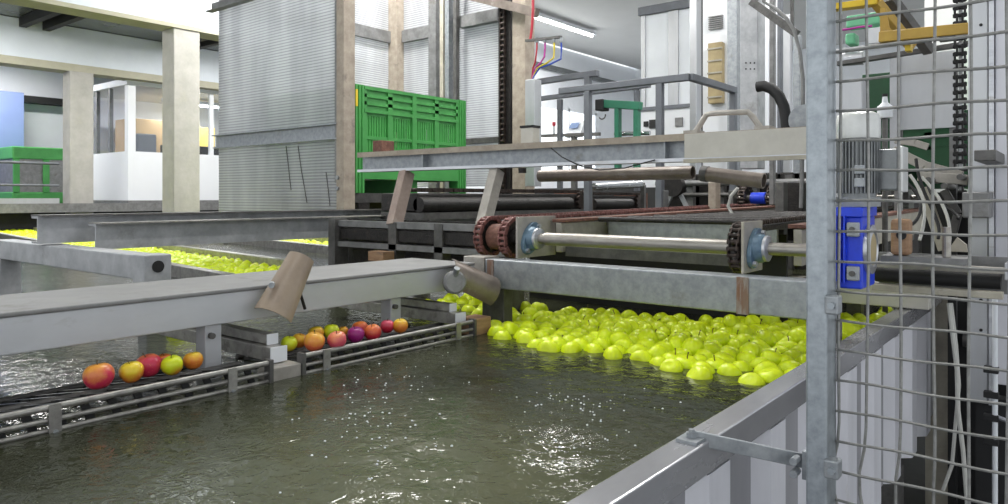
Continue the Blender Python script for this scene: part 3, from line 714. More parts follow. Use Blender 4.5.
# ------------------------------------------------------------------ galvanised I beam with ivory cover plate and struts
BY = 2.9
t = thing('steel_girder', 'long galvanised I-beam with an ivory plate at its right crossing in front of the bin', 'beam', (-2.1, BY, .15))
zt, zb = .256, .150
MB().ibeam((-3.42, BY, (zt + zb) / 2), (-.75, BY, (zt + zb) / 2), .09, zt - zb, .011).build('i_section', 'galv', t)
MB().box(-3.40, -.76, BY - .05, BY + .05, zt + .0005, zt + .010).build('top_plate', 'beige_top', t)
MB().box(-3.41, -.76, BY - .057, BY - .0505, zt - .020, zt + .010).build('front_lip', 'beige_top', t)
MB().box(-3.41, -.76, BY - .057, BY - .0455, zb - .001, zb + .014).build('bottom_lip', 'stainless', t)
xk = ony(685, 140, BY - .05).x
MB().box(xk, -.76, BY - .058, BY - .046, zb + .012, zt + .008).build('cover_plate', 'ivory', t, bevel=.002)
MB().box(xk, -.76, BY - .066, BY - .046, zb - .008, zb + .008).build('cover_lip', 'beige', t)
for px in (428, 669): x = ony(px, 150, BY).x; MB().box(x - .004, x + .004, BY - .045, BY + .045, zb + .011, zt - .011).build('web_stiffener', 'galv', t)
x0 = ony(535, 172, BY).x
MB().cyl((-2.2, BY - .01, zb - .03), (-2.2, BY - .01, zb - .005), .02, 10).build('bolt', 'grease', t)
def strut(p, q, w, h, lab, mt):
    return tag(MB().bar(p, q, w, h, up=(0, 1, 0)).build('inclined_strut', mt, bevel=.002), lab, 'strut')
p, q = ony(407, 172, BY - .02), ony(394, 226, 2.75); strut(p, q, .055, .075, 'pinkish inclined strut under the left end of the I-beam', 'pinkbar')
p, q = ony(497, 171, BY - .02), ony(483, 226, 2.72); strut(p, q, .055, .06, 'pale inclined strut between the I-beam and the rusty sprockets', 'greybar')
tag(MB().box(-3.28, -3.20, BY - .05, BY + .05, zt + .01, zt + .075).build('cover_block', 'rust', bevel=.004), 'small brown block on the I-beam in front of the green bin', 'block')
# brown pipes under the girder
t = thing('drain_pipe', 'long brown stained pipe with an open end under the I-beam', 'pipe', (-2.0, 3.1, .06))
a, c = ony(540, 176, 3.1), ony(693, 172.5, 3.1)
MB().cyl(a, c, .031, 24, hollow=.026).build('pipe', 'brownpipe', t, True)
t = thing('drain_pipe', 'short brown pipe piece to the right of the open pipe end', 'pipe', (-1.3, 3.1, .04))
a, c = ony(706, 174, 3.1), ony(764, 181, 3.1)
MB().cyl(a, c, .033, 24, hollow=.028).build('pipe', 'brownpipe', t, True)
MB().lathe([(.036, 0), (.036, .03), (.03, .03)], a - (c - a).normalized() * .02, c - a, 20).build('collar', 'darksteel', t, True)

# ------------------------------------------------------------------ black bin conveyors between girder and sprockets
def blackconv(px0, px1, x, ztop, zbot, lab, w=.35):
    ya, yb = onx(px0, 200, x).y, onx(px1, 200, x).y
    t = thing('chain_conveyor', lab, 'conveyor', (x - w / 2, (ya + yb) / 2, zbot))
    MB().box(x - w, x, ya, yb, zbot + .05, ztop - .02).build('frame_box', 'grease', t, bevel=.01)
    MB().cyl((x + .005, ya, (ztop + zbot) / 2), (x + .005, yb - .3, (ztop + zbot) / 2 + .0), .05, 16).build('side_tube', 'grease', t, True)
    MB().box(x - w, x + .05, ya, yb, zbot, zbot + .045).build('lower_rail', 'darksteel', t)
    P = []; y = ya
    while y < yb - .02: P.append(V((x - .03, y, ztop + .0))); y += .05
    MB().chainx(P, .05, .034).build('chain', 'oilchain', t)
    MB().box(x - w, x + .03, yb + .001, yb + .02, zbot, ztop + .01).build('end_plate', 'rust', t)
    s_ = MB().gear((x + .01, yb - .12, (ztop + zbot) / 2 + .02), x + .006, x + .03, .07, 12, .088).build('sprocket', 'oilchain', t)
    for y in (ya + .2, yb - .2): MB().box(x - w / 2 - .04, x - w / 2 + .04, y - .04, y + .04, -1.4, zbot).build('leg', 'darksteel', t)
blackconv(418, 588, -3.3, .045, -.145, 'black greasy chain conveyor under the I-beam behind the rusty sprockets')
blackconv(592, 644, -3.5, .03, -.16, 'second greasy chain conveyor end with rusty plate under the long pipe')
t = thing('roller', 'polished white roller above the second chain conveyor', 'roller', (-3.3, 5.9, -1.5))
a, c = onx(594, 187, -3.4), onx(640, 184, -3.4)
MB().cyl(a, c, .035, 20).build('drum', 'cyl', t, True); MB().cyl(a - (c - a) * .1, c + (c - a) * .1, .012, 10).build('axle', 'darksteel', t)
for e_ in (a - (c - a) * .08, c + (c - a) * .08): MB().box(e_.x - .02, e_.x + .02, e_.y - .02, e_.y + .02, -1.5, e_.z - .013).build('stand', 'darksteel', t)
# low frames at the left of the sprockets
t = thing('lower_frame', 'dark low steel frame below the pinkish strut', 'frame', (-2.9, 2.95, -.45))
MB().bar((-3.5, 2.75, -.155), (-2.12, 2.75, -.155), .05, .035).build('upper_rail', 'midsteel', t)
MB().bar((-3.5, 2.76, -.215), (-2.12, 2.76, -.215), .05, .06).build('middle_rail', 'grease', t)
MB().bar((-3.5, 2.75, -.275), (-2.12, 2.75, -.275), .06, .03).build('lower_rail', 'midsteel', t)
for x in (-2.97, -2.62, -2.28): MB().box(x - .03, x + .03, 2.72, 2.79, -.42, -.14).build('upright', 'darksteel', t)
MB().box(-3.5, -2.2, 2.84, 2.86, -.44, -.13).build('back_plate', 'grease', t)
MB().box(-3.05, -2.93, 2.62, 2.70, -.345, -.295).build('timber_end', 'wood', t)
MB().box(-3.5, -3.44, 2.7, 2.8, -1.2, -.13).build('leg', 'darksteel', t)
MB().box(-2.18, -2.12, 2.7, 2.8, -1.2, -.30).build('leg', 'darksteel', t)

# ------------------------------------------------------------------ basin beams in the left half
t = thing('basin_beam', 'grey channel beam lying across the basin, nearer of two in front of the panel', 'beam', (-3.6, 3.0, -.25))
MB().chan((-3.66, 1.47, -.190), (-3.66, 4.2, -.190), .08, .122, (-1, 0, 0)).build('web', 'lightgalv', t)
MB().box(-3.75, -3.60, 1.47, 4.2, -.1285, -.122).build('top_flange', 'wetrail', t)
t = thing('basin_beam', 'grey channel beam across the basin just behind the nearer one', 'beam', (-3.95, 3.0, -.23))
MB().chan((-3.88, 1.30, -.158), (-3.88, 4.2, -.158), .08, .13, (-1, 0, 0)).build('web', 'lightgalv', t)
MB().box(-3.97, -3.83, 1.30, 4.2, -.0925, -.085).build('top_flange', 'darksteel', t)
t = thing('support_stool', 'square tube support with a round hole in its end beside the basin', 'support', (-3.7, 1.4, -.54))
MB().bar((-4.62, 1.38, -.28), (-2.96, 1.38, -.28), .10, .098).build('cross_tube', 'lightgalv', t, bevel=.005)
MB().box(-2.96, -2.86, 1.325, 1.435, -.40, -.228).build('end_post', 'lightgalv', t, bevel=.005)
MB().cyl((-2.862, 1.38, -.275), (-2.857, 1.38, -.275), .024, 20).build('end_hole', 'black', t)
MB().box(-4.62, -4.50, 1.33, 1.43, -1.5, -.331).build('leg', 'lightgalv', t, bevel=.004)
MB().box(-2.95, -2.87, 1.34, 1.42, -1.5, -.401).build('leg', 'lightgalv', t, bevel=.004)
t = thing('side_channel', 'brownish sloping channel edge at the left behind the long pale beam', 'channel', (-3.0, .6, -.5))
MB().bar((-4.6, .85, -.44), (-2.5, .72, -.40), .14, .05).build('flange', 'brownpipe', t, bevel=.003)
MB().bar((-4.6, .70, -.52), (-2.5, .58, -.47), .10, .04).build('ledge', 'brownpipe', t, bevel=.003)
def chwall(a, c, lab, w=.07, z=-.46):
    return tag(MB().bar((a[0], a[1], z - .1), (c[0], c[1], z - .1), w, .2).build('channel_wall', 'wetrail', bevel=.004), lab, 'wall')
chwall((-4.0, 2.36), (-12.4, 3.40), 'low grey wall along the near side of the first far apple channel')
chwall((-4.3, 3.13), (-12.4, 4.13), 'low grey wall along the far side of the first far apple channel')
chwall((-4.6, 4.18), (-8.5, 4.76), 'low grey wall along the near side of the second far apple channel')
chwall((-4.9, 4.94), (-8.5, 5.49), 'low grey wall along the far side of the second far apple channel')

# ------------------------------------------------------------------ bin lift with ribbed translucent panels
t = thing('bin_lift_cage', 'steel bin lift cage clad in ribbed translucent sheets around the green bin', 'lift', (-4.8, 4.2, -.15))
Y0, YB, XL, XR = 3.24, 5.2, -5.66, -4.0
MB().box(XL, XR - .06, Y0, Y0 + .012, .515, 2.4).build('upper_sheet', 'poly', t)
MB().box(XL, XR - .06, Y0, Y0 + .012, -.134, .405).build('lower_sheet', 'poly', t)
MB().prism([(0, -.055), (-.035, -.055), (-.035, -.047), (-.006, -.047), (-.006, .047), (-.045, .047), (-.045, .055), (0, .055)], (XL - .03, Y0 - .001, .46), (XR - .06, Y0 - .001, .46), Y, Z).build('cross_bar', 'galv', t)
MB().prism([(0, -.03), (-.06, -.03), (-.06, -.022), (-.006, -.022), (-.006, .05), (0, .05)], (XL - .10, Y0 - .001, 1.585), (XR - .06, Y0 - .001, 1.585), Y, Z).build('cross_bar', 'midsteel', t)
MB().box(XR - .06, XR + .02, Y0 - .04, Y0 + .06, -.14, 2.4).build('corner_post', 'beige_top', t, bevel=.003)
for k_, (pp) in enumerate((((286, 146), (288, 163), (291, 190)), ((298, 146), (301, 168), (307, 203)), ((326, 172), (328, 188), (330, 206)))):
    MB().tube([ony(a_, b_, Y0 - .003) for a_, b_ in pp], .0035, 5).build('crack_line', 'darksteel', t)
MB().box(XR - .085, XR - .0605, Y0 - .035, Y0 - .002, .1, 2.4).build('seal_strip', 'midsteel', t)
for z in (.06, .135): MB().cyl((XR - .04, Y0 - .055, z), (XR - .04, Y0 - .04, z), .014, 8).build('bolt', 'galv', t)
MB().box(XL + .0, XL + .05, Y0 + .013, Y0 + .06, -.4, 2.4).build('corner_post', 'midsteel', t, bevel=.003)
MB().box(XL - .002, XL + .008, Y0 + .07, YB - .05, .0, 2.4).build('rear_sheet', 'poly', t)
zbar = onx(375, 35, XL).z
MB().box(XL + .01, XL + .05, Y0 + .07, YB - .08, zbar - .06, zbar + .06).build('cross_bar', 'midsteel', t)
MB().box(XL + .02, XR - .1, YB + .03, YB + .045, .1, 2.4).build('side_sheet', 'poly', t)
x = ony(436, 50, YB).x
MB().box(XL + .16, x - .061, YB - .03, YB + .025, zbar - .06, zbar + .06).build('cross_bar', 'midsteel', t)
MB().box(XL + .01, XL + .13, YB - .078, YB + .03, -.3, 2.4).build('corner_post', 'beige_top', t, bevel=.004)
MB().box(x - .06, x + .045, YB - .05, YB + .02, -.3, 2.4).build('guide_post', 'midsteel', t, bevel=.004)
x = ony(444, 50, YB - .05).x; MB().box(x - .012, x + .035, YB - .10, YB - .055, -.3, 2.4).build('guide_post', 'beige', t, bevel=.004)
x = ony(452, 50, YB - .05).x; MB().box(x - .02, x + .03, YB - .13, YB - .055, -.3, 2.4).build('guide_rail', 'galv', t, bevel=.003)
x = ony(458, 50, YB - .05).x; MB().box(x - .01, x + .03, YB - .11, YB - .06, -.3, 2.4).build('guide_rail', 'darksteel', t, bevel=.003)
x0, x1 = ony(462, 50, YB).x, ony(500, 50, YB).x
zz = ony(482, 18, YB).z; MB().box(x0, x1, YB - .05, YB + .02, zz - .065, zz + .045).build('cross_bar', 'midsteel', t)
zz = ony(482, 140, YB).z; MB().box(x0, x1, YB - .03, YB + .029, zz - .03, zz + .02).build('cross_bar', 'darksteel', t)
x0, x1 = ony(501, 50, YB - .1).x, ony(513, 50, YB - .1).x
MB().box(x0, x1, YB - .14, YB - .05, -.3, 2.4).build('chain_guide', 'grease', t, bevel=.003)
P = [V(((x0 + x1) / 2, YB - .16, -.1 + .05 * k)) for k in range(50)]
MB().chainx(P, .05, .035).build('lift_chain', 'oilchain', t)
x0, x1 = ony(515, 50, YB - .1).x, ony(528, 50, YB - .1).x
MB().box(x0, x1, YB - .14, YB, -.3, 2.4).build('corner_post', 'beige_top', t, bevel=.004)
MB().bar(ony(462, -6, YB - .2), ony(537, 13, YB - .2), .06, .075).build('top_brace', 'brownpipe', t)
MB().bar((XR - .03, Y0 + .1, -.19), (XR - .03, YB - .1, -.19), .06, .08).build('bottom_rail', 'darksteel', t)
MB().bar((XL, Y0 + .03, -.19), (XR - .07, Y0 + .03, -.19), .06, .08).build('bottom_rail', 'darksteel', t)
# green fruit bin
def fruit_bin(x0, x1, y0, y1, z0, z1, lab, mat='green', face='x'):
    t = thing('fruit_bin', lab, 'bin', ((x0 + x1) / 2, (y0 + y1) / 2, z0))
    w = .035; body = MB(); fz = z0 + .12
    body.box(x0 + .02, x1 - .02, y0 + .02, y1 - .02, fz, fz + .03)
    for (a, c, dirn) in (((x1 - w, y0 + .1), (x1, y1 - .1), 'x'), ((x0, y0 + .1), (x0 + w, y1 - .1), 'x'), ((x0 + .1, y0), (x1 - .1, y0 + w), 'y'), ((x0 + .1, y1 - w), (x1 - .1, y1), 'y')):
        along = (a[1], c[1]) if dirn == 'x' else (a[0], c[0]); thick = (a[0], c[0]) if dirn == 'x' else (a[1], c[1])
        def bx(s0, s1, zz0, zz1, inset=0):
            tt = (thick[0] + inset, thick[1] - inset)
            if dirn == 'x': body.box(tt[0], tt[1], s0, s1, zz0, zz1)
            else: body.box(s0, s1, tt[0], tt[1], zz0, zz1)
        Ls = along[1] - along[0]; H = z1 - fz
        for k in range(4): bx(along[0], along[1], z1 - .025 - .055 * k, z1 - .055 * k, -.004 if k in (0, 3) else 0)     # top ribs
        bx(along[0], along[1], z1 - .21, z1, .013)                                          # wall behind the ribs
        bx(along[0], along[1], fz - .02, fz + .10, 0)                                       # skirt
        bx(along[0], along[1], fz + .1, fz + .12, 0)
        mid = (fz + .12 + z1 - .21) / 2
        bx(along[0], along[1], mid - .012, mid + .012, .004)
        nf = 4
        for k in range(nf + 1):
            c0 = along[0] + Ls * k / nf; bx(max(along[0], c0 - .022), min(along[1], c0 + .022), fz + .1, z1, -.003 if k == 2 else .0)
        ns = 40
        for k in range(ns):                                                                  # slotted wall
            c0 = along[0] + Ls * (k + .5) / ns; bx(c0 - Ls / ns * .27, c0 + Ls / ns * .27, fz + .11, z1 - .2, .014)
    body.build('slotted_body', mat, t)
    for cx, cy in ((x0, y0), (x1, y0), (x0, y1), (x1, y1)):
        sx, sy = (1 if cx == x0 else -1), (1 if cy == y0 else -1); c = MB()
        c.box(min(cx, cx + sx * .10), max(cx, cx + sx * .10), min(cy, cy + sy * .10), max(cy, cy + sy * .10), z0, z1 + .004)
        for k in range(3):
            o_ = .02 + .03 * k
            xx, yy = cx + sx * o_, cy + sy * o_
            c.box(xx - .006, xx + .006, min(cy - sy * .008, cy), max(cy - sy * .008, cy), z0, z1); c.box(min(cx - sx * .008, cx), max(cx - sx * .008, cx), yy - .006, yy + .006, z0, z1)
        c.build('corner_foot', mat, t)
    mx = (y0 + y1) / 2; MB().box(x0 + .05, x1 - .05, mx - .08, mx + .08, z0, z0 + .099).build('skid', mat, t)
    return t
bn = fruit_bin(-5.1, -4.04, onx(353.5, 100, -4.04).y, onx(466, 100, -4.04).y, .03, .80, 'large bright green slotted fruit bin standing inside the lift')
yy = onx(354.5, 100, -4.03).y; MB().box(-4.031, -4.029, yy + .01, yy + .03, onx(356, 106, -4.03).z, onx(356, 89, -4.03).z).build('yellow_sticker', 'brightyellow', bn)
t = thing('lift_platform', 'dark forked platform under the green bin in the lift', 'platform', (-4.5, 3.9, -.12))
MB().box(-5.1, -4.1, 3.34, 4.5, -.04, .028).build('deck', 'darksteel', t)
for y in (3.45, 3.9, 4.4): MB().box(-5.1, -4.06, y - .05, y + .05, -.12, -.041).build('fork', 'grease', t)

# ------------------------------------------------------------------ service box, hoses and bracket right of the lift
t = thing('service_duct', 'narrow pale grey service duct right of the lift post with a hose bracket', 'duct', (-3.75, 5.0, .2))
a, c = ony(528.5, 80, 4.95).x, ony(538, 80, 4.95).x
MB().box(a, c, 4.9, 5.0, .09, ony(533, 79, 4.9).z).build('duct', 'alu', t, bevel=.004)
zb_ = ony(548, 38, 4.9).z
MB().bar(ony(526, 41, 4.9), ony(561, 37, 4.9), .03, .02).build('bracket_arm', 'darksteel', t)
end = ony(532, 79, 4.93)
for k, (px, mt) in enumerate(((537, 'wred'), (545, 'wmag'), (554, 'wyel'), (561, 'wblue'))):
    top = ony(px, 39, 4.9); mid = ony(px - 1 + k * .3, 56 + 1 * k, 4.9); m2 = ony(533 + 2.2 * k, 68, 4.92)
    pts_ = [top, top.lerp(mid, .5) + V((.005, 0, 0)), mid, mid.lerp(m2, .5) + V((.008, 0, -.004)), m2, end]
    h_ = MB().tube(pts_, .0075, 6).build('hose', mt, t, True)
    MB().cyl(top - V((0, 0, .03)), top + V((0, 0, .01)), .014, 8).build('hose_fitting', 'galv', t)
MB().tube([ony(533, 0, 4.93), ony(533, 12, 4.93), ony(532, 28, 4.93), ony(530, 42, 4.93)], .012, 6).build('hose', 'wred', t, True)
t = thing('junction_box', 'small stained white box standing on the I-beam beside the lift post', 'box', (-2.6, 2.92, .27))
a, c = ony(523, 130, 2.9), ony(535, 130, 2.9)
MB().box(a.x, c.x, 2.88, 2.94, .266, a.z + .055 * 0 + ony(529, 128, 2.9).z - a.z).build('case', 'ivory', t, bevel=.003)
MB().box(a.x - .003, c.x + .003, 2.877, 2.943, ony(529, 128, 2.9).z + .0005, ony(529, 126.5, 2.9).z + .004).build('lid', 'black', t)
tag(MB().tube([ony(551, 148, 2.84), ony(562, 157, 2.835), ony(580, 166, 2.835), ony(600, 170, 2.835), ony(625, 168, 2.83), ony(655, 160, 2.83)], .003, 5).build('loose_wire', 'black', smooth=True), 'thin black wire hanging in front of the I-beam', 'wire')

# ------------------------------------------------------------------ walkway railings
def railing(pts_, posts, r, lab, zfoot, mt='rail'):
    t = thing('guard_rail', lab, 'railing', (pts_[0][0], pts_[0][1], zfoot))
    for a, c in zip(pts_, pts_[1:]): MB().bar(a, c, r, r).build('handrail', mt, t, bevel=.004)
    for (x, y, z) in posts: MB().box(x - r / 2, x + r / 2, y - r / 2, y + r / 2, zfoot, z - r / 2 - .001).build('post', mt, t, bevel=.003)
    return t
cr = ony(690, 77, 4.9); zr = cr.z
le = ony(560, 96, 4.9)
g1 = railing([V((le.x, 4.9, zr)), V((cr.x, 4.9, zr)), V((cr.x, 5.75, zr))], [(ony(588, 100, 4.9).x, 4.9, zr), (ony(660, 100, 4.9).x, 4.9, zr), (cr.x, 5.72, zr)], .05, 'grey walkway railing turning a corner in front of the white cabinets', -.35)
cr2 = ony(598, 73, 6.3)
g2 = railing([ony(538, 82, 6.3), V((cr2.x, 6.3, cr2.z))], [(ony(588, 90, 6.3).x, 6.3, ony(588, 74, 6.3).z)], .06, 'grey railing with a free end above the control screen', -.35)
c3 = ony(650, 85, 6.6)
g3 = railing([ony(538, 99, 6.6), ony(650, 85, 6.6)], [(ony(560, 95, 6.6).x, 6.6, ony(560, 97, 6.6).z), (ony(637, 95, 6.6).x, 6.6, ony(637, 88, 6.6).z)], .05, 'rear grey railing running behind the green lifting frame', .06)
t = thing('operator_terminal', 'white tilted control panel with a small blue screen on a pipe stand', 'panel', (-3.6, 7.5, .5))
a = ony(573, 129, 7.5)
MB().plate([a + V((-.12, 0, -.10)), a + V((.10, 0, -.10)), a + V((.15, .03, .10)), a + V((-.05, .03, .10))], (0, .08, 0)).build('case', 'white', t, bevel=.006)
MB().plate([a + V((-.065, -.008, .01)), a + V((.065, -.008, .01)), a + V((.085, .012, .075)), a + V((-.03, .012, .075))], (0, .004, 0)).build('screen', 'screen', t)
MB().bar(ony(538, 136, 7.5), ony(600, 134, 7.5), .04, .04).build('stand_rail', 'darksteel', t)
MB().box(a.x - .03, a.x + .03, 7.5, 7.56, -.5, a.z - .08).build('stand', 'darksteel', t)
MB().cyl(ony(554, 136, 7.5), ony(554, 126, 7.5), .012, 8).build('beacon_pole', 'darksteel', t)
MB().cyl(ony(554, 126, 7.5), ony(554, 122, 7.5), .025, 10).build('beacon', 'wred', t)
t = thing('lifting_frame', 'dark green steel lifting frame with a small hoist motor behind the railing', 'frame', (-3.3, 5.6, .1))
a, c = ony(605, 104, 5.7), ony(641, 106, 5.7)
MB().bar(a, c, .07, .07).build('cross_beam', 'darkgreen', t, bevel=.004)
MB().box(a.x - .07, a.x + .01, 5.64, 5.76, a.z - .06, a.z + .04).build('hoist_motor', 'black', t, bevel=.006)
MB().tube(arc(V((a.x - .03, 5.7, a.z - .10)), X, Z, .035, -2.6, .2, 10), .006, 6).build('hook', 'darksteel', t, True)
for px in (618, 637):
    x = ony(px, 120, 5.7).x; MB().box(x - .022, x + .022, 5.67, 5.73, .2, a.z - .036).build('post', 'darkgreen', t, bevel=.003)
MB().cyl(ony(615, 134, 5.8), ony(650, 133, 5.8), .02, 12).build('roller', 'cyl', t, True)

# ------------------------------------------------------------------ white cabinets and machine columns in the middle
t = thing('white_cabinet', 'tall white machine enclosure with a grey top frame behind the railing corner', 'cabinet', (-4.3, 8.6, -.5))
xa, xb = ony(641, 60, 8.5).x, ony(690, 60, 8.5).x
MB().box(xa, xb, 8.5, 9.3, -.5, ony(665, 108, 8.5).z).build('lower_case', 'cabwhite', t, bevel=.006)
zz = ony(665, 12, 8.5).z; z1 = ony(665, 107, 8.5).z
MB().box(xa, xb, 8.52, 9.3, z1 + .002, zz).build('curtain', 'white', t)
for px0, px1 in ((641, 645), (668, 678)):
    MB().box(ony(px0, 50, 8.5).x, ony(px1, 50, 8.5).x, 8.50, 8.519, z1 + .02, zz).build('grey_strip', 'alu', t)
MB().box(xa - .03, xb, 8.47, 9.3, zz + .002, zz + .11).build('top_frame', 'rail', t, bevel=.005)
MB().box(xa - .01, xb, 8.47, 8.499, z1 - .03, z1 + .015).build('middle_frame', 'rail', t)
for px, py, s_ in ((646, 124, .03), (653, 124, .05), (679, 122, .05)):
    a = ony(px, py, 8.49); MB().box(a.x - s_, a.x + s_, 8.478, 8.499, a.z - s_ * 1.1, a.z + s_ * 1.1).build('button', 'black' if px < 670 else 'midsteel', t)
t = thing('control_cabinet', 'tall pale electrical cabinet with louvre and tan slatted box', 'cabinet', (-3.2, 7.4, -.5))
xa, xb = ony(699, 50, 7.3).x, ony(733, 50, 7.3).x
MB().box(xa, xb, 7.3, 7.8, -.5, 2.3).build('case', 'cabwhite', t, bevel=.006)
a, c = ony(709, 30, 7.29), ony(723, 14, 7.29); b = MB()
for k in range(7): b.box(a.x, c.x, 7.27, 7.299, a.z + (c.z - a.z) * k / 7, a.z + (c.z - a.z) * (k + .55) / 7)
b.build('louvre', 'midsteel', t)
a, c = ony(709, 104, 7.25), ony(723, 42, 7.25)
MB().box(a.x, c.x, 7.22, 7.299, a.z, c.z).build('slatted_box', 'tanbox', t, bevel=.005)
b = MB()
for k in range(5): zk = a.z + (c.z - a.z) * (k + .5) / 5; b.box(a.x - .004, c.x + .004, 7.21, 7.219, zk - .008, zk + .008)
b.build('slat_lines', 'beige', t)
def upright(px0, px1, y, z0, z1, lab, mt, depth=.12):
    a, c = ony(px0, 60, y).x, ony(px1, 60, y).x
    return tag(MB().box(a, c, y, y + depth, z0, z1).build('machine_column', mt, bevel=.006), lab, 'column')
upright(689.5, 696.5, 6.6, -.5, 2.0, 'slim aluminium upright at the railing corner', 'alu')
upright(697, 700.5, 6.7, -.5, 2.0, 'thin black upright just right of the slim aluminium one', 'black', .06)
upright(727, 737, 6.2, -.5, 2.0, 'grey upright left of the column with bolt holes', 'galv')
ct = thing('machine_column', 'broad pale steel column with six bolt holes above the ivory plate', 'column', (-2.0, 5.2, -.5))
a, c = ony(740, 60, 5.1).x, ony(758, 60, 5.1).x
MB().box(a, c, 5.1, 5.25, .20, 2.0).build('box_section', 'lightgalv', ct, bevel=.006)
for px in (746, 750.5, 754.5):
    for py in (63, 69): o = ony(px, py, 5.1); MB().cyl(o - Y * .003, o - Y * .0005, .006, 10).build('bolt_hole', 'black', ct)
upright(758, 768, 6.9, -.5, 2.1, 'pale sheet panel right of the column with bolt holes', 'white', .3)
upright(769, 774, 5.5, -.06, 2.0, 'rust-topped grey upright behind the black hose', 'midsteel', .05)
upright(777, 781, 6.0, -.5, 2.0, 'dark slim upright behind the black hose arch', 'rail', .06)
upright(783, 790, 6.9, -.5, 1.7, 'pale panel strip left of the cable drop', 'alu', .06)
upright(793, 800, 6.0, -.5, 1.3, 'grey upright next to the fence post top', 'galv', .06)
tag(MB().tube([ony(757, 87, 4.6), ony(764, 86, 4.6), ony(772, 89, 4.6), ony(779, 96, 4.6), ony(784, 107, 4.6), ony(786, 119, 4.6), ony(787, 134, 4.6), ony(787, 160, 4.6)], .034, 12).build('corrugated_hose', 'black', smooth=True), 'thick black corrugated hose arching down to the ivory plate', 'hose')
tag(MB().tube([V((-1.6, 4.75, 3.3)), V((-1.68, 4.72, 2.2)), ony(764, 2, 4.7), ony(775, 8, 4.7), ony(786, 18, 4.7), ony(794, 30, 4.7), ony(800, 52, 4.7), ony(803, 80, 4.7), ony(803, 130, 4.7), ony(802, 170, 4.7), ony(801, 208, 4.7)], .012, 8).build('cable_bundle', 'midsteel', smooth=True), 'grey cable bundle falling from the roof beside the fence post', 'cable')
ta, tb_ = ony(752, 2, 4.9), ony(797, 34, 4.9)
tag(MB().bar(ta, tb_, .06, .05).box(ta.x + .02, ta.x + .04, 4.89, 4.91, ta.z - .01, 3.299).box(tb_.x - .04, tb_.x - .02, 4.89, 4.91, tb_.z + .01, 3.299).build('hanging_cable_tray', 'darksteel'), 'dark sloping cable tray above the black hose', 'tray')
t = thing('bent_handle', 'bent grey bar handle standing on the ivory plate', 'handle', (-1.5, 3.1, .26))
b = MB().tube([ony(694, 134, 2.9), ony(700, 125, 2.9), ony(706, 115, 2.9), ony(712, 113.5, 2.9), ony(730, 112.5, 2.9), ony(748, 112, 2.9), ony(753, 117, 2.9), ony(760, 127, 2.9), ony(765, 133, 2.9)], .012, 8)
b.build('bar', 'greybar', t, True)
for px in (694, 765): o = ony(px, 134, 2.9); MB().box(o.x - .03, o.x + .03, 2.86, 2.94, .2665, .28).build('foot', 'greybar', t)
tag(MB().cyl(ony(805, 120, 3.0), ony(805, 120, 3.05), .062, 24).build('round_cover', 'galv', smooth=True), 'round grey cover plate next to the fence post over the ivory plate', 'cover')
t = thing('ribbed_machine', 'dark machine base with ribs below the ivory plate behind the rear sprockets', 'machine', (-2.1, 6.1, -1.5))
MB().box(-3.05, -1.15, 6.0, 6.14, -1.5, .20).build('body', 'grease', t, bevel=.01)
for k in range(7): MB().box(-3.0 + .28 * k, -2.94 + .28 * k, 5.94, 5.999, -1.0, .18).build('rib', ('darksteel', 'midsteel')[k % 2], t)
MB().cyl((-3.0, 5.92, .12), (-1.2, 5.92, .12), .025, 12).build('pipe', 'midsteel', t, True)
MB().cyl((-3.0, 5.92, .02), (-1.2, 5.92, .02), .018, 12).build('pipe', 'darksteel', t, True)
# dim machinery seen below the girder, middle
for px0, px1, y, z0, z1, lab, mt in (
    (655, 664, 4.9, -.4, .05, 'grey upright under the girder behind the open pipe end', 'midsteel'),
    (684, 700, 6.0, -.4, .1, 'dark grey machine panel under the girder behind the pipe', 'midsteel'),
    (708, 716, 4.6, -.4, .1, 'worn upright under the short brown pipe', 'beige_top'),
    (775, 784, 4.9, -.3, .1, 'dark narrow upright below the ivory plate', 'darksteel'),
    (787, 803, 5.1, -.3, .1, 'black upright beside the fence post below the ivory plate', 'grease')):
    upright(px0, px1, y, z0, z1, lab, mt, .08)
t = thing('pulley_wheel', 'dark belt pulley between uprights under the open pipe', 'pulley', (-2.6, 5.6, -.1))
o = ony(674, 186, 5.6)
MB().lathe([(.02, -.03), (.09, -.03), (.075, 0), (.09, .03), (.02, .03)], o, Y, 24).build('wheel', 'grease', t, True)
for sx in (-1, 1): MB().bar(o + V((0, .04, 0)), o + V((sx * .12, .04, -.22)), .03, .03).build('bracket', 'alu', t)
tag(MB().tube([ony(738, 188, 4.2), ony(731, 196, 4.2), ony(728, 206, 4.2), ony(732, 214, 4.2)], .010, 8).build('hose_loop', 'cable', smooth=True), 'pale hose loop left of the rear sprockets', 'hose')
struct(MB().box(-6.5, 1.5, 8.2, 8.4, -1.5, .12).build('partition_wall', 'darkvoid'), 'dark low partition behind the machines', 'wall')

# ------------------------------------------------------------------ white cabin, left background
t = thing('site_cabin', 'white cabin with big windows behind the concrete columns', 'cabin', (-14, 7.5, -.12))
x0, x1, y0, y1, z0, z1, zw = -15.2, -13.0, 5.75, 10.6, -.06, 2.02, .80
b = MB(); b.box(x0, x1, y0, y0 + .06, z0, zw); b.box(x1 - .06, x1, y0 + .06, y1, z0, zw); b.box(x0, x0 + .06, y0 + .06, y1, z0, 2.0); b.box(x0 + .06, x1 - .06, y1 - .06, y1, z0, z1)
b.build('wall_panel', 'cabwhite', t)
MB().box(x0 - .03, x1 + .03, y0 - .03, y1 + .03, z1 - .06, z1 + .05).build('roof', 'white', t)
for (xx, yy) in ((x1 - .13, y0), (x0, y0)): MB().box(xx, xx + .13, yy, yy + .13, zw, z1 - .06).build('corner_post', 'cabwhite', t)
for yy in (7.3, 8.9): MB().box(x1 - .06, x1, yy - .04, yy + .04, zw, z1 - .06).build('mullion', 'cabwhite', t)
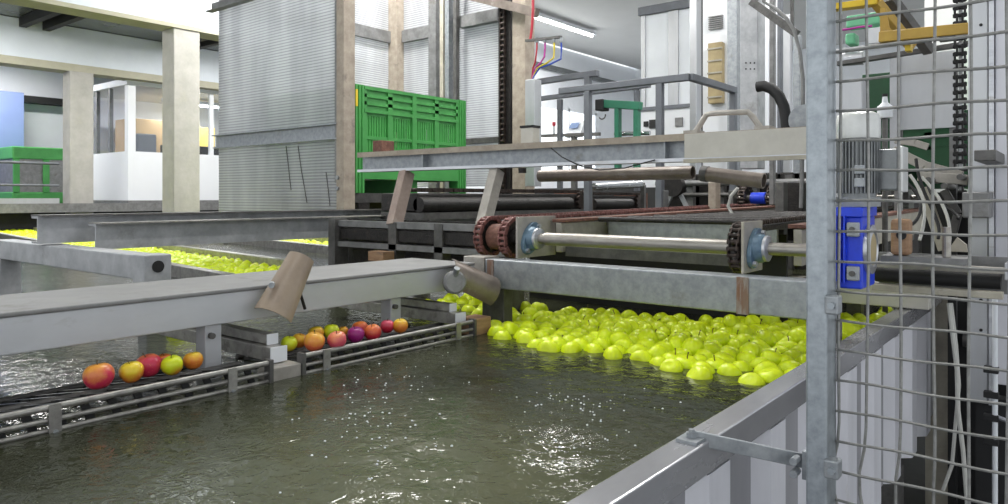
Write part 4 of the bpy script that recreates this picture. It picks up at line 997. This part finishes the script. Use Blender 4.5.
for xx in (-14.3, -13.75): MB().box(xx - .03, xx + .03, y0, y0 + .06, zw, z1 - .06).build('mullion', 'midsteel', t)
MB().box(x1 - .04, x1 - .03, y0 + .13, y1 - .06, zw + .001, z1 - .061).build('window_pane', 'glass', t)
MB().box(x0 + .13, x1 - .13, y0 + .02, y0 + .03, zw + .001, z1 - .061).build('window_pane', 'glass', t)
MB().box(x0, x1, y0, y1, z0 - .05, z0 - .001).build('base_frame', 'midsteel', t)
tag(MB().box(-14.9, -14.3, 7.3, 8.1, -.05, 1.45).build('stacked_crates', 'yellowbox', bevel=.01), 'yellow crate seen through the cabin window', 'crate')
tag(MB().box(-14.8, -14.1, 6.3, 7.0, -.05, 1.5).build('carton_stack', 'cardboard', bevel=.01), 'tall brown carton seen through the cabin side window', 'box')
tag(MB().box(-13.6, -13.3, 6.6, 8.2, -.05, .98).build('desk_console', 'black', bevel=.01), 'black desk console inside the cabin', 'desk')
tag(MB().box(-13.6, -13.3, 6.05, 6.4, -.05, 1.15).build('office_chair_back', 'rail', bevel=.03), 'dark grey cabinet inside the cabin corner', 'cabinet')
lamp(-13.9, 7.6, 1.86, 1.6, 'added lamp tube under the cabin roof', 'y', True, 38)  # added tube, brightens the inside of the cabin
# railing and bins at the far left
t = thing('guard_rail', 'grey two-rail railing on the platform at the far left', 'railing', (-12.6, 2.8, -.12))
ya, yb = 1.5, 4.5
for z, r in ((.52, .022), (.18, .018)): MB().cyl((-12.55, ya, z), (-12.55, yb, z), r, 10).build('handrail', 'rail', t, True)
for y in (2.0, 3.55): MB().box(-12.58, -12.52, y - .03, y + .03, -.12, .5).build('post', 'rail', t)
MB().box(-12.57, -12.53, ya, yb, -.12, -.02).build('toe_board', 'alu', t)
tb = thing('storage_bin', 'green bin with a grey front panel behind the far left railing', 'bin', (-15.7, 5.4, -.12))
MB().box(-16.25, -15.25, 4.7, 5.7, -.12, .09).build('base', 'green', tb, bevel=.02)
MB().box(-16.25, -15.25, 4.7, 5.7, .70, .93).build('top_rim', 'green', tb, bevel=.02)
MB().box(-16.23, -15.27, 4.73, 5.67, .091, .699).build('side_panel', 'midsteel', tb)
for y in (4.71, 5.20, 5.59): MB().box(-15.269, -15.23, y, y + .1, .09, .70).build('rib', 'green', tb)

# ------------------------------------------------------------------ right side behind the mesh
t = thing('roller_trough', 'grey roller trough with a black roller beside the gearbox behind the mesh', 'conveyor', (-.4, 2.9, -.33))
x0, x1 = -.60, -.20
MB().box(x0, x1, 2.86, 2.90, -.252, -.232).build('upper_rail', 'greybar', t, bevel=.002)
MB().box(x0, x1 - .01, 2.86, 2.90, -.335, -.312).build('lower_rail', 'beige', t, bevel=.002)
MB().cyl((x0, 2.93, -.283), (x1 - .02, 2.93, -.283), .027, 18).build('roller', 'black', t, True)
MB().box(x0, x1 + .01, 2.98, 3.0, -.33, -.205).build('back_plate', 'midsteel', t)
MB().box(x1 - .005, x1 + .03, 2.85, 2.99, -.27, -.215).build('end_plate', 'pale', t, bevel=.003)
o = ony(957, 246, 2.95); MB().plate([o + V((-.03, 0, -.02)), o + V((.03, 0, -.02)), o + V((.028, 0, .005)), o + V((0, 0, .03))], (0, .02, 0)).build('timber_wedge', 'beige', t)
tag(MB().box(-1.05, -.47, 3.2, 3.3, -.436, -.345).build('beige_crossmember', 'ivory', bevel=.004), 'short ivory beam across the tank end above the apples behind the mesh', 'beam')
t = thing('bearing_stand', 'brown cast bracket right of the blue gearbox behind the mesh', 'bracket', (-.45, 2.8, -.2))
MB().box(-.525, -.465, 2.78, 2.84, -.20, -.075).build('casting', 'wood', t, bevel=.012)
MB().cyl((-.49, 2.775, -.13), (-.49, 2.779, -.13), .016, 14).build('bore', 'black', t)
MB().box(-.55, -.30, 2.76, 2.88, -.222, -.201).build('foot', 'midsteel', t)
MB().cyl((-.36, 2.8, -.2), (-.36, 2.8, -.10), .013, 12).build('pin', 'shaft', t)
def flat(pxs, y, w, h, name, lab, mt, cat='bar'):
    P = [ony(a, c, y) for a, c in pxs]; b = MB()
    for p, q in zip(P, P[1:]): b.bar(p, q, h, w, up=(0, 1, 0)) if False else b.bar(p, q, w, h, up=(0, 1, 0))
    return tag(b.build(name, mt, bevel=.002), lab, cat)
t = thing('linkage', 'pale bent linkage arms with one dark curved arm in front of the dark green bin', 'linkage', (-.42, 3.4, -1.5))
def flat(pxs, y, w, h, name, mt):
    P = [ony(a, c, y) for a, c in pxs]; b = MB()
    for p, q in zip(P, P[1:]): b.bar(p, q, w, h, up=(0, 1, 0))
    return b.build(name, mt, t, bevel=.002)
flat([(923, 188), (944, 250)], 3.35, .035, .055, 'broad_arm', 'beige')
flat([(893, 150), (925, 166), (962, 176)], 3.5, .04, .022, 'long_arm', 'greybar')
flat([(918, 176), (968, 180)], 3.42, .04, .018, 'cross_arm', 'greybar')
flat([(944, 190), (958, 214), (952, 236)], 3.47, .03, .03, 'curved_arm', 'darksteel')
flat([(895, 140), (915, 143), (928, 147)], 3.55, .03, .012, 'lever', 'greybar')
for px, py in ((928, 180), (944, 186), (960, 177)): o = ony(px, py, 3.3); MB().cyl(o, o + Y * .25, .012, 12).build('pivot_pin', 'darksteel', t, True)
MB().box(-.455, -.425, 3.57, 3.62, -1.5, .10).build('post', 'black', t)
MB().box(-.56, -.37, 3.63, 3.65, -.30, .02).build('back_plate', 'black', t)
tag(MB().box(ony(962, 200, 3.2).x, ony(990, 200, 3.2).x, 3.2, 3.32, ony(970, 218, 3.2).z, ony(970, 192, 3.2).z).build('actuator_block', 'midsteel', bevel=.006), 'grey actuator block at the right upright behind the mesh', 'block')
tag(MB().box(ony(974, 160, 3.0).x, ony(996, 160, 3.0).x, 3.0, 3.345, ony(980, 161, 3.0).z, ony(980, 150, 3.0).z).build('square_tube_end', 'darksteel', bevel=.003), 'short dark square tube sticking out at the right upright', 'tube')
rw = random.Random(3)
for k, lab in enumerate(('grey tangled cable nearest the junction box', 'black cable sagging right of the gearbox', 'pale cable looping over the bracket casting', 'dark cable crossing the linkage arms', 'thin grey cable dropping to the roller trough', 'black cable looping under the long bent arm')):
    a = ony(898 + 6 * k, 165 + rw.uniform(-8, 20), 3.05 + .05 * k); c = ony(905 + 9 * k + rw.uniform(-6, 10), 235 + rw.uniform(-20, 20), 2.95 + .04 * k)
    m1 = a.lerp(c, .35) + V((rw.uniform(-.05, .07), 0, rw.uniform(-.05, .03))); m2 = a.lerp(c, .7) + V((rw.uniform(-.06, .06), 0, rw.uniform(-.06, .02)))
    P = []
    for i in range(13):
        s_ = i / 12; P.append(a * (1 - s_) ** 3 + m1 * 3 * s_ * (1 - s_) ** 2 + m2 * 3 * s_ * s_ * (1 - s_) + c * s_ ** 3)
    tag(MB().tube(P, .006, 6).build('cable', 'black' if 'black' in lab or 'dark' in lab else 'cable', smooth=True), lab + ' behind the mesh', 'cable')
fruit_bin(-1.28, -.44, 4.75, 5.6, .05, .48, 'green bin behind the linkage arms at the right, its shade painted dark', 'shadegreen')
# tall upright, sheets and chain
t = thing('machine_upright', 'tall pale grey machine upright at the right edge behind the mesh', 'column', (-.2, 3.4, -1.5))
x0 = ony(968, 100, 3.35).x; x1 = ony(988, 100, 3.35).x
MB().box(x0, x1, 3.35, 3.55, -.80, 2.0).build('left_profile', 'alu', t, bevel=.004)
MB().box(x1 + .003, x1 + .02, 3.34, 3.5, -.80, 2.0).build('edge_strip', 'stainless', t)
MB().box(x1 + .022, .10, 3.36, 3.55, -.72, 2.0).build('right_profile', 'white_steel', t, bevel=.004)
MB().box(x0 + .02, .08, 3.40, 3.54, -1.5, -.801).build('base', 'black', t)
for py in (25, 300, 330): o = ony(981, py, 3.35); MB().cyl(o - Y * .004, o - Y * .0005, .006, 10).build('bolt_hole', 'black', t)
x0 = ony(955.5, 100, 4.0).x; x1 = ony(965.5, 100, 4.0).x
t = thing('hanging_chain', 'black vertical chain hanging left of the tall upright behind the mesh', 'chain', ((x0 + x1) / 2, 4.0, 0))
MB().chainx([V(((x0 + x1) / 2, 3.98, -.05 + .036 * k)) for k in range(38)], (x1 - x0), .026, t=.008).build('links', 'black', t)
MB().box(x0 + .012, x1 - .012, 4.01, 4.02, -.05, 1.3).build('backing_strip', 'alu', t)
x0 = ony(893, 100, 4.4).x; x1 = ony(955, 100, 4.4).x; z0 = ony(920, 129, 4.4).z; z1 = ony(920, 54, 4.4).z
t = thing('sheet_guard', 'plain grey sheet metal guard above the dark green bin', 'guard', ((x0 + x1) / 2, 4.4, z0))
MB().box(x0, x1, 4.4, 4.42, z0, z1).build('sheet', 'alu', t)
for xq, zq in ((x0 + .02, -.075), (x1 - .01, -1.5)): MB().box(xq - .018, xq + .018, 4.421, 4.46, zq, z1 - .05).build('post', 'midsteel', t)
MB().box(x0 - .01, x0 + .035, 4.37, 4.399, z0 - .12, z1).build('edge_fold', 'pale', t)
struct(MB().box(-1.0, .6, 6.6, 6.7, -1.5, 2.4).build('partition_panel', 'ceil'), 'pale partition behind the right machinery', 'wall')
# yellow gantry
t = thing('gantry_frame', 'ochre yellow gantry beams at the top right behind the mesh', 'frame', (-.6, 3.6, .7))
MB().bar(ony(880, 38, 3.5), V((ony(968, 100, 3.35).x - .002, 3.5, ony(972, 29, 3.5).z)), .06, .045).build('cross_beam', 'yellow', t, bevel=.003)
MB().plate([ony(880, 43, 3.62), ony(880, 8, 3.62), ony(886, 8, 3.62), ony(889, 27, 3.62), ony(898, 36, 3.62), ony(915, 40, 3.62)], (0, .012, 0)).build('gusset', 'yellow', t)
MB().bar(ony(832, 8, 3.7), ony(878, 2, 3.7), .06, .03).build('upper_beam', 'brightyellow', t, bevel=.003)
MB().bar(ony(876, 2, 3.7), ony(912, 47, 3.9), .04, .04).build('diagonal', 'yellow', t, bevel=.003)
MB().bar(ony(890, -2, 3.8), ony(930, 52, 4.0), .05, .04).build('dark_diagonal', 'darksteel', t, bevel=.003)
MB().box(ony(906, 45, 3.55).x, ony(912, 45, 3.55).x, 3.52, 3.57, ony(909, 52, 3.55).z, ony(909, 41, 3.55).z).build('yellow_clamp', 'brightyellow', t, bevel=.003)
MB().bar(ony(838, 64, 4.12), ony(972, 43, 4.12), .05, .02).build('dark_crossbar', 'darksteel', t)
t = thing('overhead_rod', 'long grey rod below the yellow gantry', 'rod', (-.6, 3.4, .65))
MB().cyl(ony(832, 52, 3.5), ony(972, 34, 3.5), .011, 12).build('rod', 'alu', t, True)
MB().cyl(ony(940, 38, 3.5), ony(956, 36, 3.5), .02, 12).build('rod_clamp', 'midsteel', t)
t = thing('hanging_carriage', 'pale green carriage hanging under the yellow gantry at the upper left of the mesh', 'carriage', (-.85, 4.2, .7))
MB().box(ony(846, 20, 4.2).x, ony(880, 20, 4.2).x, 4.2, 4.3, ony(860, 26, 4.2).z, ony(860, 14, 4.2).z).build('upper_case', 'palegreen', t, bevel=.008)
MB().box(ony(862, 10, 4.1).x, ony(878, 10, 4.1).x, 4.2, 4.3, ony(870, 44, 4.2).z, ony(870, 28, 4.2).z).build('white_case', 'white', t, bevel=.006)
MB().box(ony(845, 40, 4.2).x, ony(855, 40, 4.2).x, 4.2, 4.3, ony(850, 44, 4.2).z, ony(850, 33, 4.2).z).build('hoist_unit', 'palegreen', t, bevel=.01)
MB().cyl(ony(840, 60, 4.2), ony(864, 58, 4.2), .035, 14).build('air_cylinder', 'stainless', t, True)
MB().tube([ony(842, 30, 4.15), ony(850, 29, 4.15), ony(860, 27, 4.15), ony(872, 26, 4.15)], .006, 6).build('magenta_hose', 'wmag', t, True)
tag(MB().box(ony(902, 60, 3.9).x, ony(915, 60, 3.9).x, 6.51, 6.59, -1.5, 1.6).build('green_upright', 'palegreen'), 'pale green upright far behind the gantry', 'column')
t = thing('white_canister', 'small white canister beside the motor cowl behind the mesh', 'canister', (-.75, 3.6, .35))
o = ony(885, 118, 3.6)
MB().lathe([(.0, 0), (.030, 0), (.032, .008), (.032, .05), (.013, .068), (.010, .095), (0, .095)], o, Z, 20).build('body', 'white', t, True)
MB().cyl(o - Z * (o.z + 1.5), o - Z * .0005, .012, 8).build('support_rod', 'darksteel', t)
MB().cyl(o + Z * .0955, o + Z * .108, .012, 12).build('cap', 'black', t)
tag(MB().box(ony(835, 90, 3.9).x, ony(862, 90, 3.9).x, 3.9, 4.0, -.08, ony(850, 80, 3.9).z).build('grey_cover', 'alu', bevel=.005), 'grey square cover behind the top of the motor', 'cover')
tag(MB().box(ony(862, 90, 4.8).x, ony(893, 90, 4.8).x, 4.8, 4.95, .485, ony(880, 73, 4.8).z).build('dark_housing', 'shadegreen', bevel=.005), 'green housing between the grey cover and the sheet guard, its shade painted dark', 'housing')
# lower right behind the mesh
t = thing('filter_housing', 'dark machine housing at the lower right behind the mesh', 'housing', (-.3, 3.9, -1.5))
MB().box(-.47, .30, 3.95, 4.3, -1.5, -.42).build('case', 'black', t, bevel=.006)
MB().box(-.40, -.26, 3.92, 3.949, -.62, -.46).build('cover', 'alu', t, bevel=.004)
MB().cyl((-.44, 3.93, -.66), (-.26, 3.93, -.66), .03, 14).build('pipe', 'darksteel', t, True)
MB().cyl((-.478, 3.9, -.80), (-.478, 3.9, -.62), .018, 12).build('white_sleeve', 'white', t, True)
P1 = [ony(949, 303, 2.9), ony(952, 330, 2.9), ony(957, 370, 2.9), ony(958, 410, 2.9), ony(963, 450, 2.9), ony(967, 500, 2.9), ony(968, 530, 2.9)]
tag(MB().tube(P1, .007, 8).build('hanging_cable', 'cable', smooth=True), 'pale cable hanging below the roller trough, right one of two', 'cable')
P2 = [ony(951, 303, 2.92), ony(956, 345, 2.92), ony(959, 385, 2.92), ony(955, 430, 2.92), ony(952, 465, 2.92), ony(943, 490, 2.92)]
tag(MB().tube(P2, .006, 8).build('hanging_cable', 'cable', smooth=True), 'pale cable hanging below the roller trough, curling left at its foot', 'cable')
t = thing('stand_pipe', 'thin white stand pipe with black clamps at the lower right', 'pipe', (-.2, 3.2, -1.2))
c = ony(995, 270, 3.2); a = V((c.x, c.y, -1.5))
MB().cyl(a, c, .009, 10).build('pipe', 'white', t, True)
for py in (370, 395, 418, 442):
    o = ony(995, py, 3.2); cl = MB().box(o.x - .035, o.x + .012, 3.185, 3.215, o.z - .012, o.z + .012).build('clamp', 'black', t, bevel=.003)
o = ony(997, 417, 3.2); MB().cyl(o, o + V((.06, -.02, -.01)), .008, 8).build('valve_lever', 'stainless', t)

# ------------------------------------------------------------------ wire mesh fence in front, right
FY = 1.325
t = thing('mesh_fence', 'galvanised wire mesh guard fence on a square post at the right', 'fence', (-.2, FY, -1.5))
xl, xr = ony(805.5, 250, FY).x, ony(827, 250, FY).x
MB().box(xl, xr, FY, FY + .062, -1.5, 1.2).build('post', 'zinc', t, bevel=.004)
MY = FY + .056; WX0 = ony(867, 200, MY).x; pitch = .0505; b = MB()
def bow(x, z):      # the sheet is slightly dented near its lower left edge
    return .012 * math.exp(-((z + .50) / .05) ** 2) * math.exp(-((x - xr) / .12) ** 2)
xs = [xr + .006] + [WX0 + pitch * k for k in range(12)]
for i, x in enumerate(xs):
    n = 44; P = []
    for k in range(n + 1):
        z = -.80 + 1.75 * k / n; w_ = .002 * math.sin(z * 7 + i * 1.7)
        P.append(V((x + w_ - bow(x, z) * 1.2, MY + .0026, z)))
    b.tube(P, .0026, 6)
zz0 = ony(868, 201, MY).z
for k in range(-17, 20):
    z = zz0 + k * .0533; n = 20
    if z < -.80 or z > .95: continue
    P = [V((xr + .001 + (xs[-1] - xr) * j / n, MY - .0026, z + .0016 * math.sin(j * .9 + k))) for j in range(n + 1)]
    b.tube(P, .0026, 6)
b.build('wire_mesh', 'wire', t, True)
for py in (305, 469):
    z = ony(833, py, FY).z
    cl = MB().box(xr - .004 if py > 400 else xr - .002, xr + .020, FY - .008, FY + .02, z - .016, z + .016).build('clip', 'galv', t, bevel=.003)
    MB().cyl((xr + .010, FY - .016, z), (xr + .010, FY - .008, z), .006, 8).build('bolt', 'zinc', cl)
t = thing('brace_bar', 'flat galvanised brace bar bolted from the tank rim to the fence post', 'bar', (-.47, 1.28, -.47))
a = V((-.557, 1.235, -.434)); c = V((xl - .004, FY + .045, -.480))
MB().bar(a, c, .006, .026, up=(.3, .2, 1)).build('flat_bar', 'galv', t, bevel=.0015)
MB().box(-.575, -.535, 1.21, 1.26, -.4398, -.434).build('end_tab', 'galv', t)
MB().lathe([(.0, 0), (.011, 0), (.011, .008), (.006, .008), (.006, .014), (0, .014)], (-.556, 1.236, -.434), Z, 6).build('bolt', 'galv', t)
MB().box(xl - .012, xl - .0005, FY + .02, FY + .06, -.505, -.455).build('end_lug', 'galv', t)
for dz in (-.011, .011): MB().cyl((xl - .02, FY + .02, -.48 + dz), (xl - .02, FY - .004, -.48 + dz), .007, 8).build('bolt', 'galv', t)

# ------------------------------------------------------------------ lamps, light, camera
lamp(-7.6, 11.0, 3.2, 2.6, 'lit fluorescent tube on the sloping ceiling behind the lift', 'y', True, 120)
lamp(-7.4, 5.7, 3.22, 2.4, 'added unseen fluorescent tube above the bin lift', 'y', True, 130)  # added like the tubes below: unseen sources for fill light and water glints
lamp(-4.8, 4.2, 3.22, 1.4, 'added unseen short fluorescent tube over the open top of the lift cage', 'y', True, 100)
lamp(-3.0, 3.4, 3.22, 2.4, 'added unseen fluorescent tube above the drive shaft', 'y', True, 55)
lamp(-1.0, 1.0, 3.22, 2.4, 'added unseen fluorescent tube above the main tank', 'y', True, 14)
lamp(-4.6, .4, 3.22, 2.4, 'added unseen fluorescent tube above the left basin', 'y', True, 14)
lamp(-1.2, 6.2, 3.22, 2.0, 'added unseen fluorescent tube above the right machinery', 'y', True, 90)
lamp(-3.6, 10.5, 3.22, 2.4, 'added unseen fluorescent tube over the white cabinets', 'y', True, 90)
lamp(-11.0, 3.0, 2.68, 2.4, 'added unseen fluorescent tube in the bay left of the cabin', 'y', True, 120)
lamp(-15.2, 4.0, 2.68, 2.4, 'added unseen fluorescent tube over the far left platform', 'y', True, 120)
lamp(-11.0, 7.0, 2.68, 2.4, 'added unseen fluorescent tube in front of the cabin', 'y', True, 105)
wd = bpy.data.worlds.new('hall daylight'); S.world = wd; wd.use_nodes = True
bg = wd.node_tree.nodes['Background']; bg.inputs[0].default_value = (.93, .97, 1, 1); bg.inputs[1].default_value = 1.0

cam = bpy.data.cameras.new('camera'); co = bpy.data.objects.new('camera', cam); COL.objects.link(co); S.camera = co
cam.sensor_width = 36; cam.lens = 36 * FPX / 1008
cam.shift_y = (HZ - 252) / 1008
cam.clip_start = .05
co.location = (0, 0, CAMZ)
co.rotation_euler = (math.pi / 2, 0, math.atan2(.6256, .78))
vs = S.view_settings; S.display_settings.display_device = 'sRGB'
vs.view_transform = 'Standard'; vs.look = 'None'; vs.gamma = 1; vs.use_curve_mapping = False; vs.exposure = 0.33
S.cycles.use_denoising = True
S.cycles.max_bounces = 8; S.cycles.transparent_max_bounces = 12
